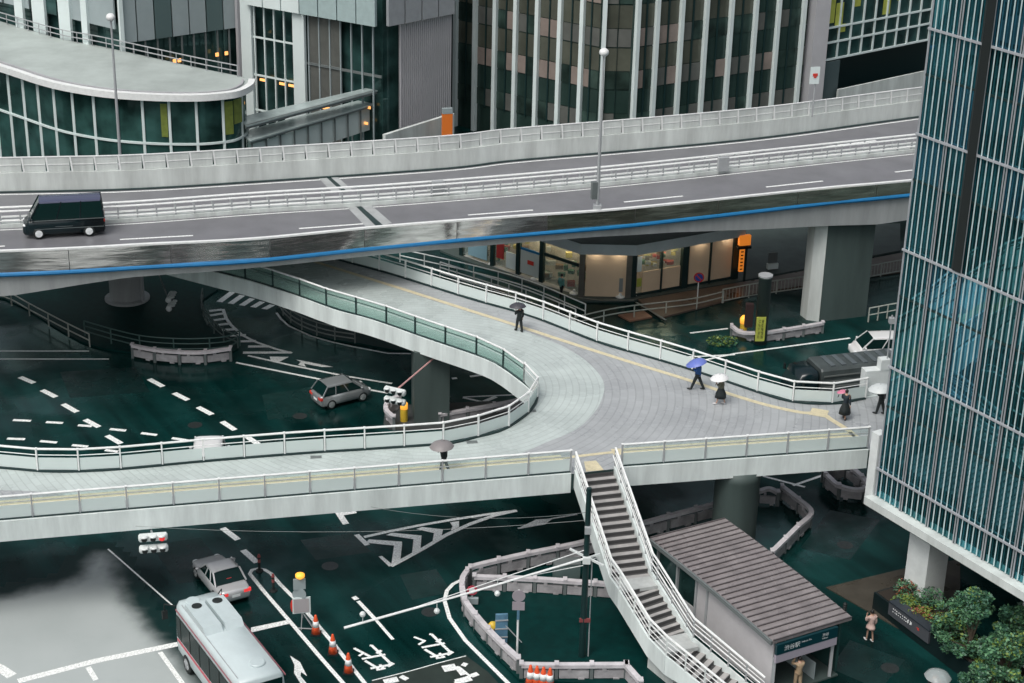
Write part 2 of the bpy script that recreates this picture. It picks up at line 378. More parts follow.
def thing(name, label, cat, loc=(0, 0, 0), group=None):
    o = bpy.data.objects.new(name, None); COL.objects.link(o); o.location = loc; o.empty_display_size = 0.5
    ORG[o] = Vector(loc); o['label'] = label; o['category'] = cat
    if group: o['group'] = group
    return o
def tag(o, label, cat, group=None):
    o['label'] = label; o['category'] = cat
    if group: o['group'] = group
    return o
def struct(o, kind='structure'): o['kind'] = kind; return o
def place(o, loc, rz=0.0): o.location = loc; o.rotation_euler = (0, 0, rz)
def kids(o): return [c for c in bpy.data.objects if c.parent == o]
def dup(root, loc, rz, label, group=None):
    r = root.copy(); COL.objects.link(r); place(r, loc, rz); r['label'] = label
    if group: r['group'] = group
    for ch in kids(root):
        c = ch.copy(); COL.objects.link(c); c.parent = r
        for g in kids(ch):
            d = g.copy(); COL.objects.link(d); d.parent = c
    return r
def text_mesh(name, body, origin, X, Yv, h, material, parent=None, out=0.004, width=None):
    cu = bpy.data.curves.new('lettering', 'FONT'); cu.body = body; cu.size = 1.0; cu.extrude = 0.0
    to = bpy.data.objects.new('lettering', cu); COL.objects.link(to)
    me0 = to.to_mesh(); vs = [v.co.copy() for v in me0.vertices]; fs = [list(p.vertices) for p in me0.polygons]; to.to_mesh_clear()
    bpy.data.objects.remove(to); bpy.data.curves.remove(cu)
    if not vs: return None
    x0 = min(v.x for v in vs); x1 = max(v.x for v in vs); y0 = min(v.y for v in vs); y1 = max(v.y for v in vs)
    sy = h/(y1-y0); sx = (width/(x1-x0)) if width else sy
    X = Vector(X).normalized(); Yv = Vector(Yv).normalized(); N = X.cross(Yv)
    mb = MB(); mb.add([Vector(origin)+X*(v.x-x0)*sx+Yv*(v.y-y0)*sy+N*out for v in vs], fs)
    o0 = ORG.get(parent, Vector((0, 0, 0))); me = bpy.data.meshes.new(name)
    me.from_pydata([tuple(Vector(q)-o0) for q in mb.v], [], mb.f); me.materials.append(material)
    o = bpy.data.objects.new(name, me); COL.objects.link(o)
    if parent: o.parent = parent; ORG[o] = o0
    return o

# ------------------------------------------------------------------ ground
g = MB(); g.quad((-500, -300, 0), (500, -300, 0), (500, 800, 0), (-500, 800, 0)); struct(g.build('ground', asphalt))

ZC = [0]
def zstep():
    ZC[0] = (ZC[0]+1) % 24; return ZC[0]*0.0005
def stroke(mb, pxs, wd, z=0.004):
    z += zstep()
    mb.strip(*(lambda p: (offset(p, wd/2), offset(p, -wd/2)))(PL(pxs, z)))
def pxpoly(mb, pxs, z=0.004):
    z += zstep(); mb.poly(PL(pxs, z))

# window-glass reflection painted on the road as a pale patch, bottom left
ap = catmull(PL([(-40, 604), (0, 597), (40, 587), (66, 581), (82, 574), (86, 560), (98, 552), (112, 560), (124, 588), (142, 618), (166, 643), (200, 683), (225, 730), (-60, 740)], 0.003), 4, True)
def reflection_mat():
    m = bpy.data.materials.new('painted_window_reflection'); m.use_nodes = True; n = m.node_tree; b = n.nodes['Principled BSDF']
    tc = n.nodes.new('ShaderNodeTexCoord'); at = n.nodes.new('ShaderNodeAttribute'); at.attribute_name = 'reflection_mask'  # mask that fades the painted reflection out at its edge
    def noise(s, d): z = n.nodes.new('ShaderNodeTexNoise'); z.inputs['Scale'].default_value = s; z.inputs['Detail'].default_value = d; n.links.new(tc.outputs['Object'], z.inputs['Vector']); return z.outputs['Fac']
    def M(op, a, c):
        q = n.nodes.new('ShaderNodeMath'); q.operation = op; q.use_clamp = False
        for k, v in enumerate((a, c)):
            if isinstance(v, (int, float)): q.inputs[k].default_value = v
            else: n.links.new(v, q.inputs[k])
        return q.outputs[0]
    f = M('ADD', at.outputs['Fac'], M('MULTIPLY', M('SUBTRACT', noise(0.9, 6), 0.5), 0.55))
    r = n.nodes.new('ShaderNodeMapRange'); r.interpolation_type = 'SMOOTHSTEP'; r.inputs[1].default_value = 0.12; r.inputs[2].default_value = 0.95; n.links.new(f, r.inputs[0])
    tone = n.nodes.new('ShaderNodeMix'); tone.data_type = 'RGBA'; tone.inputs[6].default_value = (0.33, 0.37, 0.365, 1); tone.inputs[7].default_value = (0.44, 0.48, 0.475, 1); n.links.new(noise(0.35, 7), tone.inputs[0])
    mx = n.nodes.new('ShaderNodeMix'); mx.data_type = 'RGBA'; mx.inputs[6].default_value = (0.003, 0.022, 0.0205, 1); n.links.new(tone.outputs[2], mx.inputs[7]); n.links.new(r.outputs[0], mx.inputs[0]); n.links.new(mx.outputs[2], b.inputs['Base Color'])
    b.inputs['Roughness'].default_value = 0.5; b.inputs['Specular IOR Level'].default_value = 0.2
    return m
def inside(p, poly):
    c = False; n_ = len(poly)
    for a in range(n_):
        u, v = poly[a], poly[(a+1) % n_]
        if (u.y > p.y) != (v.y > p.y) and p.x < (v.x-u.x)*(p.y-u.y)/(v.y-u.y)+u.x: c = not c
    return c
def edge_dist(p, poly):
    m = 1e9; n_ = len(poly)
    for a in range(n_):
        u, v = poly[a].xy, poly[(a+1) % n_].xy; e = v-u; t_ = max(0, min(1, (p-u).dot(e)/max(1e-9, e.length_squared))); m = min(m, (p-(u+e*t_)).length)
    return m
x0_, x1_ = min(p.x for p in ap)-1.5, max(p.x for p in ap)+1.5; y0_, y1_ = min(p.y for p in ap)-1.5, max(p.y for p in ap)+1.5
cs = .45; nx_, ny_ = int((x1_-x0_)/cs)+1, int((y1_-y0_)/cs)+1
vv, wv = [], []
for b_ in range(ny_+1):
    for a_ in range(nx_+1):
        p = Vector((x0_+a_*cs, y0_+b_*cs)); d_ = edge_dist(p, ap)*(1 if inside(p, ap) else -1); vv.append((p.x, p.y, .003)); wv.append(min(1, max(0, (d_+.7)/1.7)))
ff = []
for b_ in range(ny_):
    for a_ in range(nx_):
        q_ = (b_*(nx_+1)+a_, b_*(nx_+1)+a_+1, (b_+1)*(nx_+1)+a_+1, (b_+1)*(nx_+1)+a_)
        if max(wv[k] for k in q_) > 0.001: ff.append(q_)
me = bpy.data.meshes.new('window_reflection_patch'); me.from_pydata(vv, [], ff); at_ = me.attributes.new('reflection_mask', 'FLOAT', 'POINT')
at_.data.foreach_set('value', wv); me.materials.append(reflection_mat())
apob = bpy.data.objects.new('window_reflection_patch', me); COL.objects.link(apob); struct(apob)
mk = MB()
stroke(mk, [(18, 681), (95, 661), (178, 644)], 0.38, 0.007)
stroke(mk, [(-30, 655), (0, 668), (12, 676)], 0.5, 0.007)
stroke(mk, [(88, 667), (96, 680)], 0.25, 0.007); stroke(mk, [(160, 652), (183, 684)], 0.22, 0.007)
stroke(mk, [(178, 644), (201, 641)], 0.3)
stroke(mk, [(108, 549), (172, 605)], 0.09)
struct(mk.build('bus_bay_marking', paint))

mk = MB()
for a, b in (((-20, 351), (89, 351)), ((-20, 359), (109, 359))): stroke(mk, [a, b], 0.16)
for a, b in (((20, 377), (34, 383)), ((42, 390), (56, 397)), ((63, 404), (77, 412)), ((85, 419.5), (99, 427)), ((107, 435.5), (121, 443.5)),
             ((149, 379), (163, 386.5)), ((174, 393), (188, 400)), ((198, 407), (212, 414.5)), ((222, 421.5), (235, 430)), ((246, 436), (258, 444))): stroke(mk, [a, b], 0.36)
for a, b in (((13, 420), (31, 420.8)), ((46, 422), (63, 423)), ((78, 425.2), (92, 426.2)), ((110, 429), (126, 430.6)), ((141, 433), (157, 435)), ((172, 438), (188, 440.5)),
             ((7, 438.5), (25, 439.2)), ((40, 441), (57, 442.5)), ((72, 445), (88, 446.5)), ((105, 450), (118, 451.5)), ((-30, 437), (-10, 437.7)), ((-20, 419), (-4, 419.5))): stroke(mk, [a, b], 0.26)
for a, b in (((338, 512), (346, 524)), ((222.5, 528), (238, 539.7)), ((243, 550), (257, 562.5)), ((341, 514), (356, 511.5))): stroke(mk, [a, b], 0.34)
struct(mk.build('lane_dashes', paint))

mk = MB()                                  # hatching and arrows under the loop
stroke(mk, [(236, 362.5), (331.5, 381.5)], 0.2)
stroke(mk, [(248, 355.5), (290, 365), (345, 376), (392, 383.5)], 0.2); stroke(mk, [(368, 389.5), (388, 393)], 0.2)
stroke(mk, [(243, 352.6), (291, 352.4)], 0.34)
cv = [(223, 309), (226, 318), (231, 325), (242, 335), (256, 342), (276, 349), (292, 353)]
stroke(mk, cv, 0.22)
for a, b in (((209, 311), (222, 309.5)), ((210, 315.5), (223, 313.5)), ((213, 320.5), (226, 318.5)), ((217, 325), (230, 323.5)), ((222, 330), (237, 329)), ((230, 335.5), (246, 335)), ((240, 341.3), (256, 341)), ((248, 346.5), (269, 346.3))): stroke(mk, [a, b], 0.34)
pxpoly(mk, [(269.5, 356.5), (289, 356.8), (278, 362.5), (271, 361)]); pxpoly(mk, [(295.5, 359.3), (333, 366.8), (322, 367), (304, 363.5), (306, 366.8), (298, 364.8), (301, 361.8)])
for k in range(5):
    x0 = 232.6+k*10.0; y0 = 291.6+k*3.2; x1 = 219+k*11.2; y1 = 301.4+k*1.8
    pxpoly(mk, [(x0-3, y0), (x0+2.6, y0+.9), (x1+3.2, y1+.9), (x1-2.6, y1)])
stroke(mk, [(276.5, 312.7), (281, 319), (289, 326), (311, 336), (330, 341.5), (352, 346.5), (388, 353.3), (411, 353.6)], 0.16)
stroke(mk, [(463, 397.5), (505, 407)], 0.2); stroke(mk, [(463, 397), (520, 394.5)], 0.16); stroke(mk, [(484, 401.5), (496, 396.5)], 0.3)
stroke(mk, [(452, 378.5), (457, 378)], 0.25); stroke(mk, [(470, 376.5), (484, 374.5)], 0.25); stroke(mk, [(466, 407), (492, 412)], 0.16)
struct(mk.build('junction_marking', paint))

mk = MB()                                  # chevron island, foreground
o1 = [(357, 537), (365, 537), (400, 529.3), (440, 520.8), (480, 514.6), (515, 510.6)]
stroke(mk, [(364, 537), (390, 531.2), (420, 525.2), (455, 519.2), (490, 514), (517, 510.6)], 0.22)
stroke(mk, [(391, 566), (405, 558.5), (425, 547.5), (446, 535), (470, 524), (494, 515.5), (516, 510.6)], 0.26)
pxpoly(mk, [(354, 535), (359, 534), (370, 544.5), (365, 545.7)]); pxpoly(mk, [(378.5, 556.5), (382, 555.8), (393, 565), (389, 566.5)])
pxpoly(mk, [(366, 542.6), (369, 539.3), (402, 541.6), (402, 545), (400, 563), (391, 566.5), (394, 545.6)])
pxpoly(mk, [(386, 535), (392, 532.7), (421.5, 535.5), (420.5, 549), (412, 553.5), (413.5, 539.2)])
pxpoly(mk, [(416, 529), (422, 527), (443, 529.3), (441, 538.5), (432.5, 541.5), (434, 533)])
pxpoly(mk, [(450, 522.5), (459, 521), (459, 527), (451, 530.5), (452.5, 526)])
stroke(mk, [(518, 528.3), (534, 525.6), (552, 518.5), (577, 514.3)], 0.14); pxpoly(mk, [(517, 528.7), (536, 519.5), (553, 518.3), (545, 524.5)])
struct(mk.build('chevron_marking', paint))

mk = MB()                                  # channel with rounded end, turn arrow, lane words
stroke(mk, [(370, 690), (364.6, 683), (333, 643), (300, 604), (280, 584), (271, 573.5), (265, 569.8), (258, 568.4), (252, 569.8), (249.7, 573.6), (262, 589), (290, 621.5), (318, 654.5), (343, 683), (349, 690)], 0.2)
pxpoly(mk, [(251, 627.5), (288, 619.8), (290, 623.5), (251, 632.5)])
pxpoly(mk, [(290, 655.5), (300, 662), (307, 676), (301, 672), (300.5, 676), (309, 686), (302, 686), (294, 673), (294.5, 665)])
stroke(mk, [(353.5, 596.7), (357, 599.5)], 0.26); stroke(mk, [(358, 601), (376, 620)], 0.2); stroke(mk, [(376, 620), (393, 639.5)], 0.16)
stroke(mk, [(461, 580), (453, 584), (447, 590.5), (444.5, 600.5), (449.5, 618), (465.5, 640.5), (490.5, 665.5), (509, 684), (520, 695)], 0.2)
def word(dx, dy, s, short=False):
    Q = lambda x, y: (340+(x*s)*0.15625+dx, 600+(y*s)*0.15631+dy)
    st = [([(190, 290), (205, 292), (215, 302), (330, 412)], .15), ([(235, 342), (265, 322)], .15), ([(140, 377), (290, 348)], .15), ([(120, 358), (158, 335)], .13), ([(160, 388), (240, 436), (245, 448)], .15), ([(195, 438), (330, 412)], .15), ([(302, 424), (340, 402)], .22), ([(232, 448), (292, 436)], .13), ([(255, 412), (280, 440)], .13)]
    st.append(([(90, 308), (205, 368)], .15) if not short else ([(90, 308), (165, 336)], .13))
    for p, wd in st: stroke(mk, [Q(*a) for a in p], wd)
word(0, 0, 1.0); word(60, -10.8, 0.99, True)
stroke(mk, [(455, 683), (470, 676), (464, 672), (458, 667)], 0.2); stroke(mk, [(443, 669), (456, 666.5)], 0.5, 0.011); stroke(mk, [(456, 666.5), (459, 670), (463, 675)], 0.22, 0.011); stroke(mk, [(456, 682), (471, 678)], 0.4, 0.011); stroke(mk, [(471, 676), (478, 673.5)], 0.28, 0.011)
stroke(mk, [(463, 666), (466, 663)], 0.25, 0.011); stroke(mk, [(384, 682), (398, 679)], 0.4, 0.011); stroke(mk, [(402, 679), (406, 676.5)], 0.4, 0.011)
stroke(mk, [(372, 680.5), (410, 671), (440, 662.5), (466, 655.8)], 0.06, 0.011)
struct(mk.build('lane_marking', paint))
struct(MB().poly(PL([(372, 681), (410, 671.4), (440, 663), (467, 656.3), (488, 672), (505, 690), (360, 700)], 0.003)).build('road_patch', mat('brown_asphalt', (0.020, 0.032, 0.026), 0.5, var=0.35, vscale=1.2)))
mk = MB()
for a, b in (((763, 476), (805, 487)), ((793, 485.5), (822, 475.5)), ((690, 333), (728, 328.5)), ((700, 361), (735, 353.5)), ((735, 353.5), (802, 344.5)), ((686, 357), (735, 354.5)), ((802, 344.5), (850, 338))): stroke(mk, [a, b], 0.18)
struct(mk.build('side_road_marking', paint))
for i, (pts, tone) in enumerate((([(300, 540), (352, 533), (372, 552), (316, 560)], (.005, .030, .028)), ([(150, 545), (200, 538), (232, 575), (178, 584)], (.003, .022, .021)), ([(60, 372), (135, 367), (150, 392), (70, 398)], (.002, .018, .017)), ([(262, 395), (318, 386), (326, 412), (268, 420)], (.004, .026, .024)),
        ([(400, 575), (436, 569), (452, 592), (412, 600)], (.004, .025, .023)), ([(830, 510), (880, 520), (850, 560), (800, 548)], (.006, .027, .026)), ([(850, 640), (905, 660), (880, 690), (830, 668)], (.004, .023, .022)))):
    struct(MB().poly(PL(pts, .0022)).build('road_patch', mat('asphalt_repair_%s' % 'abcdefg'[i], tone, .35, spec=.3, var=.35, vscale=1.5, rvar=.2, bump=.2, bscale=20)))
for i, (x, y) in enumerate(((195, 425), (300, 416), (330, 566), (430, 612), (845, 545), (890, 668))):
    q = MB(); p = G(x, y, .0026); q.lathe(p, [(.42, 0), (.42, .004), (.36, .005)], 20); q.box(p+Vector((0, 0, .006)), (.5, .05, .002), .4); q.box(p+Vector((0, 0, .006)), (.05, .5, .002), .4)
    tag(q.build('manhole_cover', mat('iron_cover', (.045, .055, .055), .4, metal=.5, var=.3, vscale=6)), ('iron manhole cover on the road above the dashed lines, left', 'iron manhole cover on the road left of the hatchback', 'iron manhole cover on the road between warning stand and chevrons', 'iron manhole cover between the chevron island and the triangular island', 'iron manhole cover on the wet road right of the kiosk', 'iron manhole cover near the clear umbrella')[i], 'manhole cover', 'manhole covers in the road')
# paved patch in front of the tower
struct(MB().prism(PL([(826, 588), (905, 569), (960, 560), (960, 640), (900, 630), (868, 612)], 0), 0.0, 0.05).build('pavement', brown_pave))

# ------------------------------------------------------------------ elevated walkway
DZ = 5.5
loop_px = [(0, 467), (50, 471), (100, 470), (150, 466), (190, 462), (300, 453), (370, 448.5), (448, 443), (470, 438), (498, 431), (515, 421.6), (529, 410), (535, 397.5), (528, 389), (518, 381), (500, 368), (481, 358.5), (427, 340), (410, 334), (385, 325), (363, 318), (338, 311.6), (315.8, 303.7), (291, 294.7), (250.6, 281.7), (212.5, 272)]
LW = PL(loop_px, DZ)
LW = [Vector((-50, 79.2, DZ)), Vector((-36, 77.3, DZ))]+LW+[Vector((-26, 106.7, DZ)), Vector((-36, 112.6, DZ))]
LOOP = catmull(LW, 6)
OW = PL([(341, 260), (386, 272), (431, 286), (476, 300), (532, 316), (599.5, 342), (642, 354.5), (684.5, 367), (727, 381), (767, 394.5), (790.5, 401), (818, 403.5), (848, 402), (864, 398)], DZ)
OW = [Vector((-26, 114.8, DZ)), Vector((-18, 109.6, DZ))]+OW+[Vector((25, 88.6, DZ)), Vector((33, 91.5, DZ))]
OUTER = catmull(OW, 6)
F0, F1, F2, F3 = G(0, 522, DZ), G(571, 474, DZ), G(622, 468, DZ), G(868, 450, DZ)
FL = F0+(F0-F1).normalized()*26
FRONT = [FL, F0, F1, F2, F3, Vector((24, 81.3, DZ)), Vector((33, 83.2, DZ))]
wk = thing('elevated_walkway', 'pale elevated pedestrian walkway looping between the expressway and the glass tower', 'footbridge', (0, 80, 0))
outline = FRONT+OUTER[::-1]+LOOP[::-1]
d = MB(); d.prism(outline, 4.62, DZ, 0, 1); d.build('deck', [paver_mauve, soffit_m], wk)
arc = PL([(553, 342), (570, 350.5), (584.5, 359.5), (599.5, 374.5), (604.5, 388), (599.5, 404.5), (592, 415), (579.5, 427), (565, 435), (547, 442), (524.5, 452), (500, 459.5), (440, 470), (360, 478), (240, 489), (120, 500), (36, 491.5), (-30, 490)], DZ+0.004)
arc2 = PL([(300, 254), (330, 266), (370, 280), (440, 303), (500, 322)], DZ+0.004)
lp = atz(offset(LOOP, -0.03), DZ+0.004)
dband = MB()
dband.poly(catmull(arc2+arc, 4)+[Vector((-49, 76, DZ+.004))]+lp[3:-8])
dband.build('paving_band', paver_pale, wk)
# tactile strips
tc_ = MB()
tp = catmull(PL([(300, 256), (316, 262), (401, 288.5), (468.5, 310), (511, 323.5), (566, 341.5), (632, 362.5), (687, 379.5), (727, 393), (767, 405), (803, 412.6), (820, 412.6), (832, 420), (848, 430), (860, 440)], DZ+.008), 4)
tc_.strip(offset(tp, .16), offset(tp, -.16))
pt = G(819, 412.6, DZ+.012); tc_.box(pt, (.9, .9, .004), R(-20))
tc_.build('tactile_strip', tactile, wk)
tf = MB()
fa = [v+Vector((-0.40, 1.68, .008)) for v in (FL, F0, F1)]; tf.strip(offset(fa, .34), offset(fa, -.34))
fa = [v+Vector((-0.40, 1.68, .008)) for v in (F2, F3)]; tf.strip(offset(fa, .34), offset(fa, -.34))
a = F1+Vector((-.40, 1.68, .008)); b = F2+Vector((-.40, 1.68, .008)); tf.strip(offset([a, b], .12), offset([a, b], -.12))
pxs = PL([(584, 461.5), (596, 460.5), (599, 464), (604, 470), (586, 471.5)], DZ+.012); tf.poly(pxs)
tf.build('tactile_strip', tactile, wk)
# girders
def fascia(pts, dz0, dz1, side):
    m = MB(); o = offset(pts, side*0.05); i = offset(pts, -side*0.06)
    m.strip(raised(o, dz0), raised(o, dz1)); m.strip(raised(i, dz1), raised(o, dz1)); m.strip(raised(i, dz0), raised(o, dz0)); m.strip(raised(i, dz0), raised(i, dz1))
    m.build('girder', fascia_m, wk)
fascia([FL, F0, F1+Vector((0, 0, 0))], -1.0, 0.05, -1); fascia([F2, F3], -1.0, 0.05, -1)
fascia(LOOP, -0.98, 0.05, 1); fascia(OUTER, -0.98, 0.05, 1)
def railing(pts, step, style, name='railing'):
    """handrail, mid rail, posts and glass, along the deck edge"""
    post_m, glass_lo, glass_hi, H = style
    P = resample(pts, step)
    rail = MB(); up = raised(P, H); rail.tube(up, 0.055, 6)
    rail.run(raised(resample(pts, step/3), .05), .14, .10, 1)
    ro = rail.build(name, [whitebar, dark], wk)
    mid = MB(); mid.tube(raised(P, H*0.74), 0.025, 5); mid.build('mid_rail', post_m, ro)
    for i, p in enumerate(P[:100]):
        a = P[max(0, i-1)]; b = P[min(len(P)-1, i+1)]; rz = math.atan2((b-a).y, (b-a).x)
        q = MB(); q.box(p+Vector((0, 0, H/2)), (.07, .10, H), rz); q.box(p+Vector((0, 0, H+.03)), (.10, .14, .05), rz, 1)
        q.build('post', [post_m, whitebar], ro)
    for i in range(min(len(P)-1, 100)):
        a, b = P[i], P[i+1]; dd = (b-a).normalized()*.06
        q = MB(); lo, hi = (.12, H*.62)
        q.beam(a+dd+Vector((0, 0, (lo+hi)/2)), b-dd+Vector((0, 0, (lo+hi)/2)), .02, hi-lo); q.build('glass_panel', glass_lo, ro)
        if glass_hi:
            q = MB(); q.beam(a+dd+Vector((0, 0, H*.81)), b-dd+Vector((0, 0, H*.81)), .016, H*.30); q.build('upper_glass', glass_hi, ro)
    return ro
S_white = (whitebar, aqua, None, 1.22)
S_front = (mgrey, aqua, clear, 1.22)
S_dark = (dark, green_glass, green_glass, 1.15)
ins = 0.12
railing(offset([FL, F0, F1], ins), 2.12, S_front)
railing(offset([F2, F3], ins), 2.05, S_front)
kk = max(range(len(LOOP)), key=lambda i: LOOP[i].x)
LI = offset(LOOP, -ins)
split = kk+10
railing(LI[:split+1], 2.0, S_white)
railing(LI[split:], 2.3, S_dark)
OI = offset(OUTER, -ins)
i864 = min(range(len(OUTER)), key=lambda i: (OUTER[i]-G(864, 398, DZ)).length)
railing(OI[:i864+1], 2.1, S_white)
# drains on the deck
dr = MB()
for x, y in ((531, 411), (472, 442), (316, 457)): dr.box(G(x, y, DZ+.011), (.55, .3, .006), .15)
dr.build('drain_cover', dgrey, wk)
# columns
def pier(parent, x, y, r, z1, m, name='pier'):
    q = MB(); q.lathe((x, y, 0), [(r*1.02, 0), (r, .1), (r, z1-.6), (r*1.03, z1-.5), (r*1.03, z1)], 28); q.build(name, m, parent, True)
p = (G(715, 478, 4.6)+G(761, 475, 4.6))/2
pier(wk, p.x+.15, p.y+1.1, 1.14, 4.62, conc_dark)
q = MB(); q.box((-4.7, 94.0, 2.3), (2.05, 2.05, 4.6), R(8)); q.build('pier', conc_dark, wk)
pier(wk, -31, 74.6, 1.0, 4.62, conc_dark);

# white block with a mast at the end of the far railing
wb = thing('parapet_block', 'white parapet block with a thin mast at the end of the walkway railing', 'parapet', G(873, 396, DZ))
bz = G(873, 396, DZ); q = MB(); q.box(bz+Vector((0.1, .3, .75)), (1.5, .6, 1.5), R(14)); q.box(bz+Vector((.45, .3, 1.8)), (.55, .5, .6), R(14)); q.build('wall', white, wb)
q = MB(); q.tube([bz+Vector((.6, .3, 2.1)), bz+Vector((.6, .3, 4.6))], .04); q.box(bz+Vector((.6, .3, 4.3)), (.3, .3, .3)); q.build('mast', mgrey, wb)

# ------------------------------------------------------------------ staircase
st = thing('staircase', 'straight white staircase with two landings going down from the walkway', 'staircase', (6, 71, 0))
T0 = G(595, 472.9, DZ)
z1 = 5.5-14*.18; z2 = z1-7*.18
A1, B1 = G(631, 578.5, z1), G(638, 588.5, z1)
A2, B2 = G(667.5, 636.5, z2), G(679.5, 650.5, z2)
d3 = (A2-B1); d3.z = 0; d3.normalize(); END = B2+(G(720, 683, z2-.9)-B2)*(9/5); END.z = 0.0
WID = 1.9
path = [(T0, A1, 14), (A1, B1, 0), (B1, A2, 7), (A2, B2, 0), (B2, END, 9)]
step_m = mat('stair_tread', (0.38, 0.37, 0.36), 0.5, var=0.2); riser_m = mat('stair_riser', (0.055, 0.055, 0.055), 0.6); nos_m = mat('pale_landing', (0.44, 0.46, 0.45), 0.5, var=0.2)
treads = 0
L_in = []; 
for p0, p1, n in path:
    d_ = p1-p0; run_ = Vector((d_.x, d_.y, 0)); dirn = run_.normalized(); side = Vector((-dirn.y, dirn.x, 0))
    if n == 0:
        q = MB(); q.frame((p0+p1)/2-Vector((0, 0, .1)), run_/2, side*WID/2, Vector((0, 0, .1))); q.build('landing', nos_m, st); continue
    rr = -d_.z/n; tr = run_.length/n
    for k in range(n):
        zt = p0.z-(k+1)*rr
        c = p0+dirn*(tr*(k+.5)); c.z = zt
        q = MB(); q.frame(c-Vector((0, 0, .03)), dirn*(tr*.5), side*WID/2, Vector((0, 0, .03)), 0)
        e = p0+dirn*(tr*k+.012); e.z = zt+rr/2; q.frame(e-Vector((0, 0, 0.01)), dirn*.012, side*WID/2, Vector((0, 0, rr/2-.01)), 1)
        e = p0+dirn*(tr*k+.06); e.z = zt+.005; q.frame(e, dirn*.09, side*(WID/2-.03), Vector((0, 0, .006)), 1)
        q.build('step', [step_m, riser_m], st)
cl = [T0, A1, B1, A2, B2, END]
for sgn in (1, -1):
    base = offset(cl, sgn*(WID/2+.06))
    base[0] = base[0]+Vector((0, .12, 0))
    pan = MB()
    for i in range(5):
        a, b = base[i], base[i+1]
        vs = []
        n = Vector((-(b-a).y, (b-a).x, 0)).normalized()*.05
        zlo = .75
        lo_a, lo_b = max(0, a.z-zlo), max(0, b.z-zlo)
        for off in (-n, n):
            vs += [Vector((a.x, a.y, lo_a))+off, Vector((b.x, b.y, lo_b))+off, Vector((b.x, b.y, b.z+.22))+off, Vector((a.x, a.y, a.z+.22))+off]
        pan.add(vs, [(0, 1, 2, 3), (7, 6, 5, 4), (0, 4, 5, 1), (3, 2, 6, 7), (0, 3, 7, 4), (1, 5, 6, 2)])
    pan.build('stringer', fascia_m, st)
    hr = MB(); hr.tube(raised(base, 1.2), .055, 6); ro = hr.build('railing', whitebar, st)
    mr = MB()
    for h in (.45, .7, .95): mr.tube(raised(base, h), .022, 5)
    mr.tube([v for v in raised(offset(cl, sgn*(WID/2-.06)), .85)], .03, 5)
    mr.build('mid_rail', whitebar, ro)
    for i in range(5):
        n = max(1, round((base[i+1]-base[i]).length/1.1))
        for k in range(n):
            p = base[i].lerp(base[i+1], k/n); q = MB(); q.beam(p+Vector((0, 0, .15)), p+Vector((0, 0, 1.2)), .07, .07); q.build('post', white if sgn < 0 else mgrey, ro)
q = MB(); c = (A2+B2)/2; q.box((c.x, c.y, (c.z-.75)/2), (1.3, 1.9, c.z-.75), math.atan2(d3.y, d3.x)+R(90)); q.build('support_wall', conc_pale, st)
c = (A1+B1)/2; q = MB(); q.lathe((c.x+.4, c.y, 0), [(.18, 0), (.18, c.z-.7)], 14); q.build('support_post', conc_dark, st)

# ------------------------------------------------------------------ expressway
EZ = 8.9; TZ = 9.75
Nc = PL([(0, 250.5), (50, 248.7), (105, 246), (150, 243.4), (256, 238), (381, 226), (511, 216), (607, 209.5), (690, 201.5), (767, 193.5), (840, 186), (910, 180)], TZ)
Nc = [Nc[0]+(Nc[0]-Nc[1])*9]+Nc+[Nc[-1]+(Nc[-1]-Nc[-3])*2.5]
Fc = PL([(0, 192), (128, 189), (255, 181.5), (443, 168.5), (512, 160.5), (640, 149.5), (767, 137), (915, 117)], EZ)
Fc = [Fc[0]+(Fc[0]-Fc[1])*3.2]+Fc+[Fc[-1]+(Fc[-1]-Fc[-2])*2.5]
Mc = PL([(0, 228.5), (128, 222.5), (256, 213), (381, 205), (512, 194.5), (640, 182.5), (768, 168.5), (915, 152.5)], EZ)
Mc = [Mc[0]+(Mc[0]-Mc[1])*3.2]+Mc+[Mc[-1]+(Mc[-1]-Mc[-2])*2.5]
NS = 120
N_ = resample(catmull(Nc, 8), n=NS); F_ = resample(catmull(Fc, 8), n=NS); M_ = resample(catmull(Mc, 8), n=NS)
ex = thing('elevated_expressway', 'grey elevated four lane expressway with a blue stripe under mirror panels', 'expressway', (0, 108, 0))
Nd = atz(N_, EZ)
q = MB(); q.strip(Nd, F_); q.build('road_deck', road_grey, ex)
def lerp_tab(x, tab):
    if x <= tab[0][0]: return tab[0][1]
    for (a, va), (b, vb) in zip(tab[:-1], tab[1:]):
        if x <= b: return va+(vb-va)*(x-a)/(b-a)
    return tab[-1][1]
def pipe_z(v): return TZ-lerp_tab(v.x, ((-29, 1.42), (-8, 1.32), (5, 1.15), (26, 1.0)))
def soff(v): return pipe_z(v)-.16-lerp_tab(v.x, ((-45, .6), (-29, 1.25), (-25, .75), (-22.5, .5), (-15, .35), (5, .45), (10, .7), (16, 1.2), (24, 1.75), (34, 1.3)))
q = MB()                                    # haunched girder below
bot = [Vector((v.x, v.y, soff(v))) for v in offset(Nd, .06)]; q.strip([Vector((v.x, v.y, EZ-.02)) for v in Nd], [Vector((v.x, v.y, pipe_z(v)-.1)) for v in Nd]); q.strip([Vector((v.x, v.y, pipe_z(v)-.1)) for v in Nd], bot)
q.strip(bot, [Vector((v.x, v.y, b.z)) for v, b in zip(offset(Nd, 1.2), bot)]); q.strip([Vector((v.x, v.y, b.z)) for v, b in zip(offset(Nd, 1.2), bot)], [Vector((v.x, v.y, 7.5)) for v in offset(Nd, 2.6)]); q.strip(atz(offset(Nd, 2.6), 7.5), atz(offset(F_, -1.5), 7.5))
